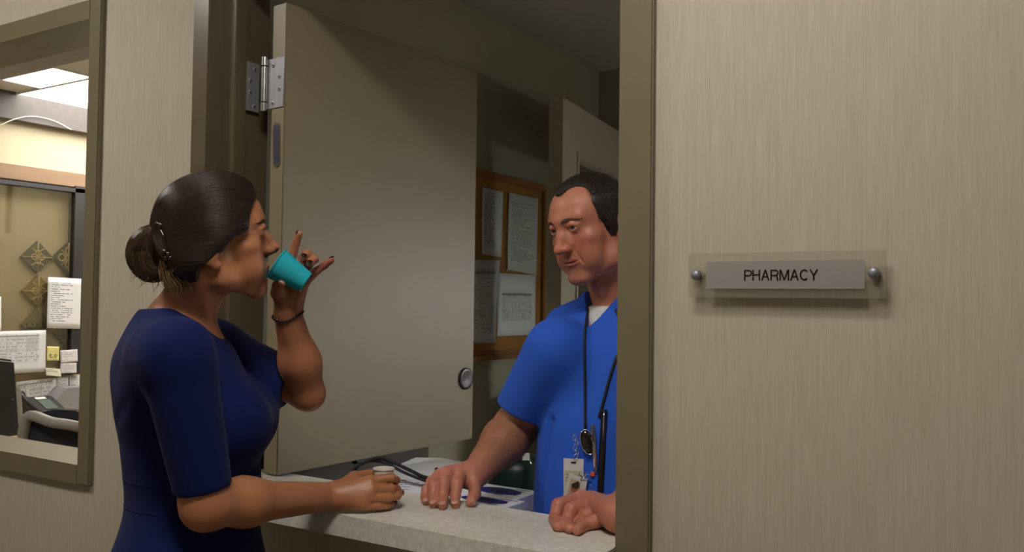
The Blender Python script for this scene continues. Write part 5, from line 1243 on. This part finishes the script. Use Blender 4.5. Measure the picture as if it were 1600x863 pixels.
def tpanel(nm, f0, f1, y0_, y1_, mt):
    a, b_ = tslope(f0), tslope(f1); m = MB(); m.slab([Vector((a.x, y0_, a.z)) + sn * .003, Vector((a.x, y1_, a.z)) + sn * .003, Vector((b_.x, y1_, b_.z)) + sn * .003, Vector((b_.x, y0_, b_.z)) + sn * .003], sn, .003); m.build(nm, mt, tel)
tpanel('screen', .5, .86, yA + .08, yB - .03, mat('lcd_grey', (92, 104, 98), .2)); tpanel('label_strip', .9, .98, yA + .08, yB - .04, M_WHITE); tpanel('label_strip', .36, .42, yA + .09, yB - .03, M_WHITE)
for i in range(4):
    for j in range(3): tpanel('key_button', .05 + .075 * i, .1 + .075 * i, yA + .08 + .035 * j, yA + .105 + .035 * j, M_ALU)
ty0, ty1 = onO(90, 620, .16)[1], onO(135, 620, .16)[1]; tzt = onO(106, 606, .12)[2]
m = MB(); m.prism([(OX + .02, ty0, OD), (OX + .02, ty1 + .1, OD), (OX + .02, ty1 + .1, tzt), (OX + .02, ty0 + .06, tzt), (OX + .02, ty0, tzt - .06)], (.12, 0, 0)); tag(m.build('paper_tray', mat('grey_plastic', (140, 138, 142), .5), None, origin=(OX + .08, (ty0 + ty1) / 2, OD)), 'grey plastic tray on the office desk right of the telephone', 'tray')
# monitor, folders, chair (nearer the window)
mo = thing('monitor', 'back of a black computer monitor at the left window edge', 'monitor', (float(at(-10, 700, 3.9)[0]), float(at(-10, 700, 3.9)[1]), OD))
mc = [Vector(at(u, v, d)) for u, v, d in ((-70, 700, 3.7), (33, 690, 3.95), (24, 563, 3.95), (-70, 552, 3.7))]
nn = (mc[1] - mc[0]).cross(mc[3] - mc[0]).normalized(); nn = nn if nn.dot(Vector(CAMPOS) - mc[0]) > 0 else -nn
m = MB(); m.prism(mc, -nn * .03); bmesh.ops.bevel(m.bm, geom=m.bm.edges[:], offset=.012, segments=3, affect='EDGES'); m.build('housing', M_BLACK, mo, 40)
m = MB(); m.box((mo.location.x - .03, mo.location.y - .1, OD + .001), (mo.location.x + .0, mo.location.y + .05, mc[0].z + .1)); m.build('stand', M_BLACK, mo)
m = MB(); m.sph(Vector(at(19, 625, 3.9)), .005, 10); m.build('socket_dot', M_ALU, mo)
for k in range(1):
    pts = [Vector(at(u + 2 * k, v, 4.0 + .03 * k)) for u, v in ((26, 668), (37, 668), (33, 610 + 8 * k), (26, 606 + 8 * k))]; m = MB(); m.slab(pts, nn, .003); o = m.build('paper_sheet', M_WHITE, None); tag(o, 'white sheet standing upright behind the black monitor', 'paper')
ch = thing('office_chair', 'dark office chair with a curved grey back frame', 'chair', Vector((at(85, 700, 3.35)[0], at(85, 700, 3.35)[1], 0)))
cpt = lambda u, v, d=3.3: Vector(at(u, v, d)); M_GREYP = mat('grey_chair_frame', (150, 144, 136), .4); M_MESH = mat('dark_chair_fabric', (34, 34, 44), .8)
m = MB(); m.tube(spline([cpt(40, 760), cpt(36, 700), cpt(38, 668, 3.28), cpt(48, 650, 3.27), cpt(80, 660, 3.25), cpt(116, 666, 3.25), cpt(150, 680, 3.28), cpt(158, 760)], 6), [.022] * 15 + [.02] * 12 + [.018] * 100 if False else .02, 12); m.build('back_frame', M_GREYP, ch, True)
m = MB(); N = 10
outl = [cpt(u, v, 3.29) for u, v in ((42, 790), (40, 690), (50, 648), (84, 640), (118, 642), (150, 660), (156, 790))]; m.prism(outl, Vector(FW) * .03); m.build('backrest', M_MESH, ch)
sx, sy = ch.location.x, ch.location.y
m = MB(); m.box((sx - .24, sy - .24, .44), (sx + .24, sy + .24, .52), .03); m.build('seat', M_MESH, ch, 40)
bx, by = cpt(100, 780)[0], cpt(100, 780)[1]
m = MB(); m.tube([(sx, sy, .45), (bx, by, .5), tuple(cpt(100, 780))], .02, 10); m.build('back_post', M_BLACK, ch, True)
m = MB(); m.cyl((sx, sy, .1), (sx, sy, .45), .028); m.build('column', M_BLACK, ch, 40)
for k in range(5):
    a = k * 2 * math.pi / 5; m = MB(); m.tube([(sx, sy, .12), (sx + .3 * math.cos(a), sy + .3 * math.sin(a), .07)], .02, 8); lg = m.build('leg', M_BLACK, ch, True)
    m = MB(); m.cyl((sx + .3 * math.cos(a) - .012, sy + .3 * math.sin(a), .03), (sx + .3 * math.cos(a) + .012, sy + .3 * math.sin(a), .03), .03); m.build('caster', M_BLACK, lg, 40)
m = MB(); m.tube(spline([onO(u, v, .07) for u, v in ((-20, 206), (0, 196), (24, 186), (52, 182), (84, 189), (112, 203))], 6), .0028, 8); tag(m.build('cable', mat('pale_reflection', (206, 200, 186), .5), None, True), 'thin pale arc standing in for a reflection on the office window', 'cable')  # pale tube in place of an arc reflected on the glass
